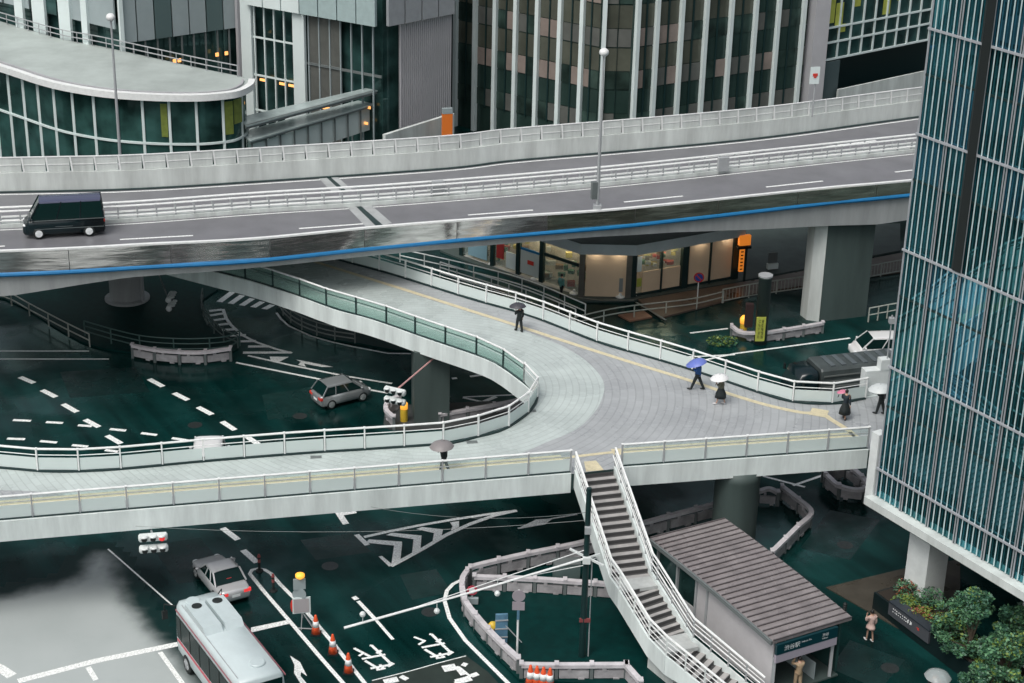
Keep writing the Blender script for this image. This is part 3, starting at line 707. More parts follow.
q.strip(atz(offset(F_, -1.5), 7.5), atz(F_, 8.2)); q.strip(atz(F_, 8.2), atz(F_, EZ-.02)); q.build('girder', conc, ex)
q = MB(); q.run(raised(N_, -.03), .22, .10); q.run(atz(offset(N_, .09), (EZ+TZ)/2), .10, TZ-EZ); q.build('parapet_cap', whitebar, ex)
# mirror panels
mirror2 = mat('polished_panel_green_reflection', (0.58, 0.60, 0.48), 0.10, metal=0.92, var=0.5, vscale=2.2, bump=.25, bscale=1.2, streak=True)  # greenish tint and streaks put reflections into the panel colour
pp = resample(N_, 5.6)
for i in range(len(pp)-1):
    a, b = pp[i], pp[i+1]; mid_ = (a+b)/2
    dd = (b-a).normalized()*.02
    out = Vector(((b-a).y, -(b-a).x, 0)).normalized()*.09
    zl = pipe_z(mid_)+.02; zc = (TZ-.09+zl)/2; hh = TZ-.09-zl
    from_x = mid_.x
    mm = mirror if mid_.x < 4 else mirror2
    q = MB(); q.beam(Vector((a.x, a.y, zc))+dd+out, Vector((b.x, b.y, zc))-dd+out, .04, hh)
    q.build('mirror_panel', mm, ex)
q = MB(); q.tube([Vector((v.x, v.y, pipe_z(v)-.03)) for v in offset(N_, -.12)], .135, 8); q.build('blue_pipe', blue_m, ex)
q = MB()
# median
q.run(raised(offset(M_, .5), .12), 1.0, .24); q.build('median_kerb', conc_pale, ex)
for off in (.12, .88):
    q = MB(); pm = offset(M_, off)
    for h, r_ in ((1.02, .07), (.72, .03), (.42, .065)): q.tube(raised(pm, h), r_, 6)
    go = q.build('median_guardrail', whitebar, ex)
    pr = [p for p in resample(pm, 1.15) if -34 < p.x < 36]
    for p in pr: q = MB(); q.box(p+Vector((0, 0, .6)), (.09, .09, .85), .3); q.build('post', mgrey, go)
for px, py in ((77, 222), (438, 196), (723, 172)):
    p = G(px, py-8, EZ+.7); q = MB(); q.box(p, (.75, .3, .95), R(18)); q.build('cabinet', mgrey, ex)
# far parapet: concrete base, steel panels
q = MB(); q.run(raised(offset(F_, .15), .62), .3, 1.24); q.build('far_parapet', conc_pale, ex)
fp = resample(offset(F_, .15), 1.5)
for i in range(len(fp)-1):
    a, b = fp[i], fp[i+1]
    if not -41 < a.x < 40: continue
    q = MB(); dd = (b-a).normalized()*.05
    q.beam(a+dd+Vector((0, 0, 1.72)), b-dd+Vector((0, 0, 1.72)), .06, .92); q.beam(a+Vector((0, 0, 1.74)), a+Vector((0, 0, 1.75))+dd*2.2, .12, .98, 1)
    q.beam(a+dd+Vector((0, -.04, 1.72)), b-dd+Vector((0, -.04, 1.72)), .03, .04, 1)
    q.build('parapet_panel', [conc_pale, whitebar], ex)
q = MB(); q.run(raised(offset(F_, .15), 2.22), .12, .05); q.build('parapet_rail', whitebar, ex)
q = MB(); q.run(raised(offset(F_, -.12), .03), .25, .05); q.build('gutter', dark, ex)
# lane paint
q = MB()
fl = raised(offset(F_, -.55), .006); q.strip(offset(fl, .08), offset(fl, -.08))
ml = raised(offset(M_, -.3), .006); q.strip(offset(ml, .06), offset(ml, -.06))
for a, b in (((-75, 250), (5, 246)), ((120, 239.5), (193, 235.5)), ((299, 228.5), (370, 223.3)), ((468, 215), (533, 210)), ((624, 202), (683, 196)), ((766, 187), (823, 181)), ((895, 172), (950, 166)),
             ((827, 146.5), (876, 140.5)), ((700, 158), (752, 152.5))):
    p = PL([a, b], EZ+.006); q.strip(offset(p, .09), offset(p, -.09))
q.build('lane_paint', paint, ex)
# expansion joint
q = MB()
for a, b, c, d_ in (((318, 177.5), (326, 177), (343, 192.5), (333, 193)), ((330, 176.8), (337, 176.4), (354, 191.5), (347, 192)), ((347, 207), (356, 206.5), (376, 226), (366, 227)), ((361, 206), (371, 205), (392, 223), (383, 225))):
    q = MB(); q.poly(PL([a, b, c, d_], EZ+.008)); q.build('joint_strip', conc, ex)
q = MB(); q.poly(PL([(326, 177), (330, 176.6), (348, 192), (343, 192.6)], EZ+.010)); q.build('joint_gap', dark, ex); q = MB(); q.poly(PL([(356, 206.5), (361, 206), (383, 225), (376, 226)], EZ+.010)); q.build('joint_gap', dark, ex)
# coloured sheets fixed to the panels
def cpx(v):
    r_ = v-Vector((0, 0, HC)); return CX+FPX*r_.dot(rtv)/r_.dot(fw)
def along(px):
    for a, b in zip(N_[:-1], N_[1:]):
        xa, xb = cpx(a), cpx(b)
        if xa <= px < xb: return a.lerp(b, (px-xa)/(xb-xa))
    return N_[0]
# piers
sh_ = Vector((0, 2.6, 0)); a = G(812, 335, 0)+sh_; b = G(825, 337, 0)+sh_; c = G(868, 331, 0)+sh_+Vector((.3, 0, 0))
dv = (c-b).normalized(); nv = Vector((-dv.y, dv.x, 0))
q = MB(); q.prism([b, c, c+nv*1.6, b+nv*1.6], 0, 7.45); q.build('pier', conc_dark, ex)
q = MB(); q.prism([b+Vector((-.03, -.03, 0)), b+nv*1.6+Vector((-.03, .03, 0)), a+nv*.9, a], 0, 7.4); q.build('pier_cladding', conc_pale, ex)
pier(ex, -26.05, 110.9, 1.15, 7.4, conc);
q = MB(); q.lathe((-26.05, 110.9, 0), [(1.5, 0), (1.5, .25), (1.2, .3)], 24); q.build('pier_base', conc, ex)
q = MB(); q.tube([(-24.85, 110.1, .2), (-24.85, 110.1, 7.3)], .09); q.build('drain_pipe', mgrey, ex)

def lamp_post(base, top, label, arm=0.0):
    t = thing('street_lamp', label, 'street lamp', base, 'tall lamp posts beside the expressway')
    q = MB(); h = top.z-base.z; q.tube([base, base+Vector((0, 0, h*.5)), Vector((base.x, base.y, top.z))], [.11, .09, .06], 8); q.build('pole', mgrey, t)
    q = MB(); q.ball(Vector((base.x, base.y-.05, top.z)), (.30, .30, .26), 0, 12, 6); q.build('lamp_head', whitebar, t, True)
    q = MB(); q.box(base+Vector((0, 0, .2)), (.5, .5, .4)); q.build('base_plate', mgrey, t)
    return t
b = G(597, 211, 9.6); lamp_post(b, GY(603, 52, b.y), 'tall grey lamp post rising from the near expressway parapet')
q = MB(); b2 = b+Vector((-.2, 0, 1.35)); t = tag(q.box(b2, (.42, .3, 1.1), .3).build('control_box', dgrey), 'grey control box strapped to the lamp post on the expressway', 'box')
b = G(121, 170, 9.0); lamp_post(b, GY(108, 17, b.y), 'tall thin lamp post in front of the curved glass pavilion')
# sign on the far parapet
b = G(812, 117, 10.2)
t = thing('road_sign', 'white road sign with a red mark on the far expressway wall', 'sign', b)
q = MB(); q.tube([b, b+Vector((0, 0, 3.6))], .06); q.build('pole', mgrey, t)
c = b+Vector((-.1, -.12, 3.1)); q = MB(); q.box(c, (.72, .05, 1.25), .25); q.build('sign_board', panel_white, t); q = MB(); q.box(c+Vector((.03, -.05, .05)), (.36, .02, .2), .25); q.box(c+Vector((.03, -.05, -.12)), (.2, .02, .1), .25); q.build('red_mark', red, t)

# ------------------------------------------------------------------ facades helper
UPZ = Vector((0, 0, 1))
def wall_pt(a, b, t, z, out=0.0):
    dd = (b-a).normalized(); n = Vector((dd.y, -dd.x, 0))
    p = a.lerp(b, t)+n*out; return Vector((p.x, p.y, z))
def panel(mb, a, b, t0, t1, z0_, z1_, out, th=.1, m=0):
    p, q_ = wall_pt(a, b, t0, (z0_+z1_)/2, out), wall_pt(a, b, t1, (z0_+z1_)/2, out)
    mb.beam(p, q_, th, z1_-z0_, m)

# ------------------------------------------------------------------ glass pavilion, left
pv = thing('glass_pavilion', 'low curved glass pavilion with a pale leaf shaped roof', 'building', (-36, 136, 0))
RZ = 9.0
rim = PL([(0, 66), (50, 82), (90, 90), (125, 94), (165, 96), (200, 96), (225, 94), (238, 91.5), (248, 86), (250, 81)], RZ)
back = PL([(240, 76), (200, 68), (150, 57), (100, 46), (60, 38.5), (0, 21)], RZ)
rim = [rim[0]+(rim[0]-rim[1])*3.0]+rim; back = back+[back[-1]+(back[-1]-back[-2])*2.2]
rimc = catmull(rim, 6); backc = catmull(back, 4)
ring = rimc+backc
q = MB(); q.prism(ring, RZ-.25, RZ); q.build('roof', mat('pale_roof_membrane', (0.40, 0.45, 0.43), 0.5, var=0.22, vscale=0.25), pv)
q = MB(); q.run(raised(offset(rimc, -.15), -.06), .5, .5); q.build('roof_edge', whitebar, pv)
q = MB(); q.run(raised(offset(rimc, .55), .08), .16, .16); q.build('gutter', mauve, pv)
gl = offset(rimc, .35)
q = MB(); q.strip(atz(gl, 0), atz(gl, RZ-.3)); q.build('glazing', glass_green, pv)
mp = resample(gl, 2.05)
for p_, nx in zip(mp[:-1], mp[1:]):
    q = MB(); q.beam(Vector((p_.x, p_.y, 0)), Vector((p_.x, p_.y, RZ-.35)), .20, .22); q.build('mullion', panel_white, pv)
for zt in (5.15,):
    q = MB(); q.run(atz(offset(gl, -.06), zt), .14, .16); q.build('transom', panel_white, pv)
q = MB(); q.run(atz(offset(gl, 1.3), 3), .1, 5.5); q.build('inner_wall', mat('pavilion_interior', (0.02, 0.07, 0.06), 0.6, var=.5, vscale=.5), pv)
for (t0, z0_, z1_, L) in ((.72, 5.7, 8.3, .7), (.50, 5.7, 8.3, .5), (.80, 6.4, 8.3, .9)):
    i = int(t0*(len(gl)-2)); q = MB(); a = gl[i]; b = gl[i+1]; dd = (b-a).normalized(); a_ = a+Vector((dd.y, -dd.x, 0))*.03
    q.beam(Vector((a_.x, a_.y, (z0_+z1_)/2)), Vector((a_.x+dd.x*L, a_.y+dd.y*L, (z0_+z1_)/2)), .03, z1_-z0_); q.build('poster', mat('muted_lime_poster', (.20, .25, .05), .5, var=.3), pv)
q = MB(); bo = offset(backc, .3)
for h in (.45, .9): q.tube(raised(bo, h), .05, 5)
for p_ in resample(bo, 1.6): q.beam(p_, p_+Vector((0, 0, .9)), .06, .06)
q.build('roof_railing', mgrey, pv)

# ------------------------------------------------------------------ white zig-zag building
wbld = thing('white_office_building', 'white panelled building with zig zag glass front behind the pavilion', 'building', (-15, 150, 0))
zA = 9.52; a0, a1, a2 = G(-20, 10, zA), G(119, 44, zA), G(239, 27, zA)
zB = 11.88; b0, b1, b2 = G(246, 1.5, zB), G(382, 25, zB), G(449, 12, zB)
TOP = 24
for nm, a, b in (('left_wall', a0, a1), ('left_wall', a1, a2), ('front_wall', a2, b0), ('front_wall', b0, b1), ('front_wall', b1, b2)):
    aa = Vector((a.x, a.y+.6, 0)); bb = Vector((b.x, b.y+.6, 0)); q = MB(); q.strip([aa, bb], [aa+UPZ*TOP, bb+UPZ*TOP]); q.build('wall', glass_dark, wbld)
# left bays: hanging panels above, dark glazing below
def panels(a, b, zs, n, mats_, gap=.04, out=.15, nm='facade_panel'):
    for k in range(n):
        for (z0_, z1_) in zs:
            q = MB(); panel(q, a, b, (k+gap)/n, (k+1-gap)/n, z0_+.04, z1_-.04, out, .16); q.build(nm, mats_[k % len(mats_)], wbld)
panels(a0, a1, ((zA+1.2, zA+5.2), (zA+5.2, zA+9)), 5, [panel_grey, panel_grey, glass_dark, panel_grey, panel_grey])
panels(a1, a2, ((zA, zA+4.2), (zA+4.2, zA+8.5)), 7, [panel_grey, panel_grey, mat('teal_panel', (0.10, 0.15, 0.15), .3)])
for t0, t1 in ((.30, .36), (.43, .52), (.62, .70), (.78, .82)):
    q = MB(); panel(q, a0, a1, t0, t1, zA-2.5, zA+10, .35, .25); q.build('white_column', panel_white, wbld)
q = MB(); panel(q, a1, a2, 0, .03, zA-3, zA+8, .3, .3); q.build('white_column', panel_white, wbld)
q = MB(); panel(q, a1, a2, .955, 1.09, 0, zA+9, .5, .4); q.build('white_column', mauve, wbld)
for k in range(10):
    q = MB(); panel(q, a1, a2, k/10, k/10+.012, 3, zA, .1, .1); q.build('mullion', dgrey, wbld)
for t_ in (.42, .46, .78, .86):
    q = MB(); panel(q, a1, a2, t_, t_+.025, zA-2.2, zA-1.9, .2, .1); q.build('ceiling_light', lit, wbld)
for t_ in (.05, .2, .27):
    q = MB(); panel(q, b0, b1, t_+.05, t_+.09, zB-6.6, zB-6.4, .2, .1); q.build('ceiling_light', lit, wbld)
# front: white slabs, glazing grid, overhanging panel band
for t0, t1, z0_, z1_ in ((-.02, .06, 0, zB+6), (.375, .46, zB-9.1, zB+6), (.30, .375, 0, zB-8.8), (.10, .30, 0, zB-12)):
    q = MB(); panel(q, b0, b1, t0, t1, z0_, z1_, .35, .3); q.build('white_slab', panel_white, wbld)
for k in range(4):
    q = MB(); panel(q, b0, b1, .07+k*.075, .078+k*.075, 0, zB, .25, .14); q.build('mullion', panel_white, wbld)
for z_ in (zB-2.9, zB-6.2, zB-9.3):
    q = MB(); panel(q, b0, b1, .06, .375, z_, z_+.14, .25, .12); q.build('transom', panel_white, wbld)
for k in range(7):
    q = MB(); panel(q, b0, b1, .47+k*.078, .477+k*.078, 0, zB, .1, .14); q.build('mullion', panel_grey, wbld)
q = MB(); panel(q, b0, b1, .46, 1.0, zB-4.4, zB-4.2, .1, .12); q.build('transom', dgrey, wbld)
for k in range(3):
    q = MB(); panel(q, b0, b1, .475+k*.078, .545+k*.078, zB-11, zB-.3, .03, .04); q.build('blind', blind_grey, wbld)
for t_, z_ in ((.52, zB-8), (.57, zB-8), (.80, zB-7.5), (.87, zB-7.2), (.85, zB-8.6)):
    q = MB(); panel(q, b0, b1, t_, t_+.05, z_, z_+.22, .12, .06); q.build('ceiling_light', lit, wbld)
for k in range(7):
    q = MB(); panel(q, b0, b1, .04+k*.137+.004, .04+(k+1)*.137-.004, zB, zB+2.6 if k > 1 else zB+.9, .75, .3); q.build('facade_panel', panel_white if k < 3 else mat('pale_teal_panel', (0.36, 0.46, 0.46), .35, var=.1), wbld)
for k in range(4):
    q = MB(); panel(q, b1, b2, k*.25+.01, k*.25+.24, zB, zB+4, .6, .3); q.build('facade_panel', mat('pale_mauve_panel', (0.33, 0.35, 0.37), .4, var=.1), wbld)
nl = 26
for k in range(nl):
    q = MB(); panel(q, b1, b2, .22+k*.78/nl, .22+(k+.62)*.78/nl, -1, zB-.1, .35, .14); q.build('louvre', mauve, wbld)
q = MB(); panel(q, b1, b2, .22, 1.0, -1, zB-.1, .2, .08); q.build('louvre_backing', mat('louvre_backing_grey', (0.13, 0.13, 0.14), .6), wbld)  # grey sheet behind the louvres, darker than the blades
q = MB(); q.poly([Vector((a0.x, a0.y, TOP)), Vector((a1.x, a1.y, TOP)), Vector((a2.x, a2.y, TOP)), Vector((b0.x, b0.y, TOP)), Vector((b1.x, b1.y, TOP)), Vector((b2.x, b2.y, TOP)), Vector((b2.x, b2.y+20, TOP)), Vector((a0.x, a0.y+20, TOP))]); q.build('roof', conc, wbld)
# canopies
cn = thing('glass_canopy', 'sloping glass canopy with steel edge in front of the white building', 'canopy', (-17, 134, 0))
cz = 6.2
q1 = PL([(240, 117), (375, 86), (382, 89), (246, 126)], cz); q = MB(); q.prism(q1, cz-.12, cz); q.build('upper_glass', mat('canopy_glass', (0.36, 0.43, 0.42), .2, var=.25, vscale=.5), cn)
q1 = PL([(240, 132), (385, 93), (399, 96), (250, 141)], cz-1.2); q = MB(); q.prism(q1, cz-1.32, cz-1.2); q.build('lower_glass', MAT['canopy_glass'], cn)
q = MB(); q.run(PL([(246, 127), (382, 90)], cz-.15), .25, .3); q.run(PL([(250, 142), (399, 97)], cz-1.35), .2, .25); q.build('edge_beam', dgrey, cn)
fr = resample(PL([(252, 143), (398, 98)], cz-1.5), n=11)
for i, p_ in enumerate(fr[:-1]):
    n_ = fr[i+1]; q = MB(); q.beam(p_+Vector((0, .25, -1.1)), n_+Vector((0, .25, -1.1)), .05, 1.9); q.build('glass_screen', MAT['frosted_glass'], cn)
    q = MB(); q.beam(Vector((p_.x, p_.y, 0)), p_, .12, .12); q.build('post', dgrey, cn)
q = MB(); wp = PL([(384, 134.5), (453, 113)], 4.2); q.run([v-UPZ*2.1 for v in wp], .3, 4.2); tag(q.build('concrete_wall', conc_pale), 'pale sloping wall below the ribbed mauve facade', 'wall')
# orange sign column
b = G(447, 136, 3.0); t = thing('orange_sign', 'bright orange sign column beside the first white fin', 'sign', b)
q = MB(); q.box(b+Vector((0, 0, .9)), (.85, .3, 2.0), .3); q.build('orange_board', orange, t); q = MB(); q.box(b+Vector((0, 0, 2.15)), (.85, .32, .45), .3); q.build('grey_cap', panel_grey, t)

# ------------------------------------------------------------------ dark office with white fins
of = thing('office_building', 'dark office building lined with tall white vertical fins', 'building', (10, 150, 0))
zo = 6.06; o0, o1, o2, o3 = G(451, 58, zo), G(598, 89.5, zo), G(629, 90, zo), G(803, 64, zo)
OT = 24
segs = [(o0, o1, [456.5, 475.5, 495, 515, 536, 558, 579.5]), (o1, o2, [599]), (o2, o3, [630, 649, 673, 697, 721.5, 745.5, 768, 793])]
for a, b, _ in segs:
    aa = Vector((a.x, a.y, 0)); bb = Vector((b.x, b.y, 0)); q = MB(); q.strip([aa, bb], [aa+UPZ*OT, bb+UPZ*OT]); q.build('wall', spandrel_dark, of)
q = MB(); q.poly([Vector((v.x, v.y, OT)) for v in (o0, o1, o2, o3)]+[Vector((o3.x, o3.y+25, OT)), Vector((o0.x, o0.y+18, OT))]); q.build('roof', conc, of)
FLH = 3.62
rng = random.Random(5)
alltt = []
for si, (a, b, fx) in enumerate(segs):
    def tt(px):
        # where the column px meets the wall line a-b (at the level zo)
        lo, hi = -.2, 1.2
        for _ in range(40):
            m_ = (lo+hi)/2; p_ = a.lerp(b, m_); p_ = Vector((p_.x, p_.y, 1.5))-Vector((0, 0, HC))
            x = CX+FPX*p_.dot(rtv)/p_.dot(fw)
            if x < px: lo = m_
            else: hi = m_
        return lo
    ts = [tt(x) for x in fx]
    for t_ in ts:
        q = MB(); p_ = wall_pt(a, b, t_, 0, .22); ang = math.atan2((b-a).y, (b-a).x)
        q.box((p_.x, p_.y, OT/2), (.36, .40, OT), ang)
        q.build('fin', panel_white, of)
        q = MB()
    ends = ts+[1.0] if si != 1 else [ts[0], 1.0]
    if si == 0: ends = ts+[1.0]
    for k in range(len(ends)-1):
        t0, t1 = ends[k], ends[k+1]
        for fl_ in range(-1, 4):
            zb = zo+fl_*FLH
            for h in range(2):
                u0 = t0+(t1-t0)*(h*.5+.02); u1 = t0+(t1-t0)*(h*.5+.48)
                r_ = rng.random()
                wm = blind if (r_ < (.75 if (fl_ == 0 and si < 2) else .22) and -1 < fl_ < 3) else (blind_grey if r_ < .6 else glass_brown)
                q = MB(); panel(q, a, b, u0, u1, zb+.05, zb+1.55, .05, .08); q.build('window', wm, of)
        # spandrels
        for fl_ in range(-1, 4):
            zb = zo+fl_*FLH+1.62
            sm = spandrel_m if ((si < 2 and fl_ >= 0) or (fl_ > 0 and k < 5) or (fl_ == 0 and k < 3)) else spandrel_dark
            q = MB(); panel(q, a, b, t0, t1, zb, zb+1.93, .03, .06); panel(q, a, b, (t0+t1)/2-.004, (t0+t1)/2+.004, zb-1.7, zb+1.93, .12, .08, 1); q.build('spandrel', [sm, dark], of)
# right-hand neighbour
nb_ = thing('glass_office_block', 'teal glass block with lime panels above a dark void', 'building', (32, 155, 0))
zn = G(820, 60, 0).z
c0 = Vector((o3.x+.2, o3.y-.6, 0)); 
pz = GY(811, 100, c0.y); 
q = MB(); q.box((c0.x+.75, c0.y+.5, 12), (1.45, 1.6, 24), .35); q.build('grey_pillar', mauve, nb_)
e0 = GY(822, 60, c0.y+1.0); e1 = G(937, 37, e0.z)
e0f = Vector((e0.x, e0.y, 0)); e1f = Vector((e1.x, e1.y, 0)); e1f = e0f+(e1f-e0f)*1.25
q = MB(); panel(q, e0f, e1f, 0, 1, e0.z, 22, 0, .2); q.build('wall', glass_dark, nb_)
for k in range(13):
    q = MB(); panel(q, e0f, e1f, k/12.5, k/12.5+.008, e0.z, 18, .2, .14); q.build('mullion', panel_white, nb_)
for z_ in (e0.z, e0.z+1.55, e0.z+2.9, e0.z+6.2):
    q = MB(); panel(q, e0f, e1f, 0, 1, z_-.08, z_+.08, .22, .14); q.build('transom', panel_white, nb_)
for k, (z0_, z1_) in enumerate(((3.3, 5.6), (3.0, 5.0), (2.3, 3.0), (4.4, 5.6), (5.0, 5.6), (3.2, 5.8), (4.3, 5.8))):
    q = MB(); kk_ = (0, .7, 1.0, 2.1, 3.2, 4.7, 5.9)[k]; panel(q, e0f, e1f, kk_/12.5, (kk_+.6)/12.5, e0.z+z0_, e0.z+z1_, .13, .04); q.build('lime_panel', lime, nb_)
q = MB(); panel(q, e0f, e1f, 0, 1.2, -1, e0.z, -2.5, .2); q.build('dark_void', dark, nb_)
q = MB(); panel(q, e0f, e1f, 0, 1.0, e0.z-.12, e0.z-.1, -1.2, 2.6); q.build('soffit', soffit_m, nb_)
q = MB(); panel(q, e0f, e1f, -.02, .1, -1, e0.z-.2, .3, .2); q.build('grey_hoarding', mat('slate_panel', (.07, .10, .105), .5), nb_)
q = MB(); panel(q, e0f, e1f, .08, 1.1, -1, 3.6, .8, .2); q.build('low_wall', conc_pale, nb_)

# ------------------------------------------------------------------ blocks beyond the left edge, seen in the tower's reflection
for (x, y, wd, dp, h, m_, lb) in ((-88, 112, 22, 26, 34, panel_white, 'pale office block beyond the left edge of the view, mirrored in the tower'), (-80, 78, 18, 22, 20, panel_grey, 'lower grey block beyond the left edge of the view, mirrored in the tower')):
    t = thing('office_block', lb, 'building', (x, y, 0)); q = MB(); q.box((x, y, h/2), (wd, dp, h)); q.build('wall', m_, t)
    for k in range(int(h/3.6)-1):
        q = MB(); q.box((x+wd/2+.03, y, 3.2+k*3.6), (.1, dp-1.5, 1.7)); q.build('window', glass_dark, t)
# ------------------------------------------------------------------ glass tower, right
tw = thing('glass_tower', 'tall teal glass tower with closely spaced white vertical rods', 'tower block', (18, 75.7, 0))
TA = R(-57.3)
tu = Vector((math.cos(TA), math.sin(TA), 0)); tn = Vector((tu.y, -tu.x, 0))
if tn.y > 0: tn = -tn
TC = G(877.5, 496, 5.2)-tu*.12; TC.z = 0
TT = 44; TL = 22.0; TD = 15
def tp_(s, z, out=0.0): v = TC+tu*s+tn*out; return Vector((v.x, v.y, z))
q = MB(); q.prism([tp_(0, 0), tp_(TL, 0), tp_(TL, 0, -TD), tp_(0, 0, -TD)], 5.2, TT); q.build('glass_wall', tower_glass, tw)
q = MB(); q.prism([tp_(-.2, 0, .55), tp_(TL, 0, .55), tp_(TL, 0, -TD), tp_(-.2, 0, -TD)], 4.78, 5.18); q.build('base_slab', conc_pale, tw)
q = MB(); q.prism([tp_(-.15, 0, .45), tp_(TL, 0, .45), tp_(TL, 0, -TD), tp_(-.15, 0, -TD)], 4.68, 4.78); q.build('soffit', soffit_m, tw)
BAY = 1.76
lv = [5.2, 6.7, 10.0, 12.05, 15.6, 17.87, 21.2, 23.32, 26.0, 28.03, 33.3]
rg = random.Random(21)
for k in range(8):
    for z0_, z1_ in zip(lv[:-1], lv[1:]):
        c4 = [tp_(k*BAY+.02, z0_+.01, .025+rg.uniform(-.012, .012)), tp_((k+1)*BAY-.02, z0_+.01, .025+rg.uniform(-.012, .012)), tp_((k+1)*BAY-.02, z1_-.01, .025+rg.uniform(-.018, .018)), tp_(k*BAY+.02, z1_-.01, .025+rg.uniform(-.018, .018))]
        q = MB(); b4 = [v-tn*.022 for v in c4]; q.add(c4+b4, [(0, 1, 2, 3), (7, 6, 5, 4), (0, 4, 5, 1), (1, 5, 6, 2), (2, 6, 7, 3), (3, 7, 4, 0)])
        q.build('glass_pane', rg.choice((tower_glass, tower_glass, tower_glass_blue, tower_glass_deep)), tw)
q = MB()
nbay = int(TL/BAY)
for k in range(nbay+1):
    s = k*BAY
    q = MB()
    if k == 0: q.beam(tp_(.03, 5.2, .06), tp_(.03, TT, .06), .07, .08)
    else:
        q.beam(tp_(s-.065, 5.2, .09), tp_(s-.065, TT, .09), .045, .08); q.beam(tp_(s+.065, 5.2, .09), tp_(s+.065, TT, .09), .045, .08); q.beam(tp_(s, 5.2, .06), tp_(s, TT, .06), .10, .05, 1)
    q.build('mullion', [mull_m, dark], tw)
cnt = 0
for k in range(nbay):
    for j in range(4):
        s = k*BAY+BAY*(.2+.2*j); q = MB(); q.beam(tp_(s, 5.25, .10), tp_(s, TT, .10), .045, .05); q.build('rod', fin_m, tw); cnt += 1
for z_ in (6.7, 12.05, 17.87, 23.32, 28.03, 33.3, 38.6):
    q = MB(); q.beam(tp_(0, z_, .15), tp_(TL, z_, .15), .08, .10); q.build('floor_band', mull_m, tw)
for z_ in (10.0, 15.6, 21.2, 26.0):
    q = MB(); q.beam(tp_(0, z_, .045), tp_(TL, z_, .045), .05, .10); q.build('dark_transom', dark, tw)
q = MB(); q.beam(tp_(3.34, 17.95, .155), tp_(3.34, TT, .13), .50, .24); q.build('dark_groove', black, tw)
# legs of the tower
b = (G(906, 603, 0)+G(935, 618, 0))/2
q = MB(); q.box((b.x+.1, b.y+.35, 2.34), (1.35, 1.35, 4.68), TA); q.build('column', white, tw)
q = MB(); e = tp_(-.33, 0, -.12); q.box((e.x, e.y, 6.6), (.5, .55, 3.6), TA); q.build('corner_post', white, tw)
for s in (9, 15, 20):
    q = MB(); e = tp_(s, 0, -2.2); q.box((e.x, e.y, 2.34), (1.3, 1.3, 4.68), TA); q.build('column', white, tw)
q = MB(); q.prism([tp_(2, 0, -6), tp_(TL, 0, -6), tp_(TL, 0, -TD), tp_(2, 0, -TD)], 0.05, 4.68); q.build('lobby_wall', glass_dark, tw)

# ------------------------------------------------------------------ shop under the expressway
s0, s1, s2 = G(583, 296, .15), G(629, 297, .15), G(737, 277.5, .15)
sL1, sL2 = G(543, 285, .15), G(462, 255, .15)
sp_ = thing('corner_shop', 'corner shop with beige boarded windows under the expressway', 'shop', (6, 116, 0))
SH = 3.45
def flat(v): return Vector((v.x, v.y, 0))
p0, p1, p2, p3, p4 = flat(sL2), flat(sL1), flat(s0), flat(s1), flat(s2)
q = MB(); inn = [p4+Vector((-1.5, 5, 0)), p0+Vector((3, 5, 0))]
for a, b in ((p0+Vector((.3, 1.8, 0)), p2+Vector((.3, 1.5, 0))), (p2+Vector((.3, 1.5, 0)), p3+Vector((-.2, 1.5, 0))), (p3+Vector((-.2, 1.5, 0)), p4+Vector((-.3, 1.2, 0)))):
    q.strip([a, b], [a+UPZ*SH, b+UPZ*SH])
q.build('inner_wall', mat('shop_interior', (0.42, 0.36, 0.28), .6, var=.5, vscale=1.5, emit=(1.0, .8, .55), estr=.06), sp_)
q = MB(); q.prism([p0, p1, p2, p3, p4]+inn, 0.14, .16); q.build('floor', conc, sp_)
n0 = lambda a, b: Vector(((b-a).normalized().y, -(b-a).normalized().x, 0))
ro_ = [p0+n0(p0, p2)*.5, p2+Vector((-.3, -.7, 0)), p3+Vector((.3, -.7, 0)), p4+n0(p3, p4)*.6]+inn
q = MB(); q.prism(ro_, SH, SH+.75); q.build('canopy', mat('shop_fascia', (0.62, 0.68, 0.70), .4, var=.15, vscale=.4), sp_)
q = MB(); q.prism(ro_, SH+.76, SH+.8); q.build('roof', conc_dark, sp_)
dl = mat('added_canopy_fill', (.9, .85, .75), .5, emit=(1.0, .86, .68), estr=13)  # glow strips added under the canopy to brighten the boards, not real lamps
for a_, b_, n_l in ((p0, p2, 4), (p2, p3, 2), (p3, p4, 4)):
    for k in range(n_l):
        v = wall_pt(a_, b_, (k+.5)/n_l, SH-.03, .42); q = MB(); q.box(v, (.5, .12, .04), math.atan2((b_-a_).y, (b_-a_).x)); q.build('added_fill_strip', dl, sp_)
def board(a, b, t0, t1, z0_, z1_, m, nm, out=.0, th=.06):
    q = MB(); panel(q, a, b, t0, t1, z0_, z1_, out, th); q.build(nm, m, sp_)
pillar_m = mat('grey_brown_pillar', (0.13, 0.125, 0.11), .4, var=.2)
board(p2, p3, .04, .92, .18, SH-.06, beige, 'boarded_window', .05)
for a, b, t in ((p2, p3, -.05), (p2, p3, .97)):
    q = MB(); v = wall_pt(a, b, t, SH/2, 0.0); q.box(v, (.38, .4, SH)); q.build('pillar', pillar_m, sp_)
v = wall_pt(p2, p3, .82, 0, .1); 
q = MB(); panel(q, p2, p3, .77, .85, .55, 1.55, .1, .03); q.build('notice', mat('grey_notice', (.28, .30, .30), .5), sp_)
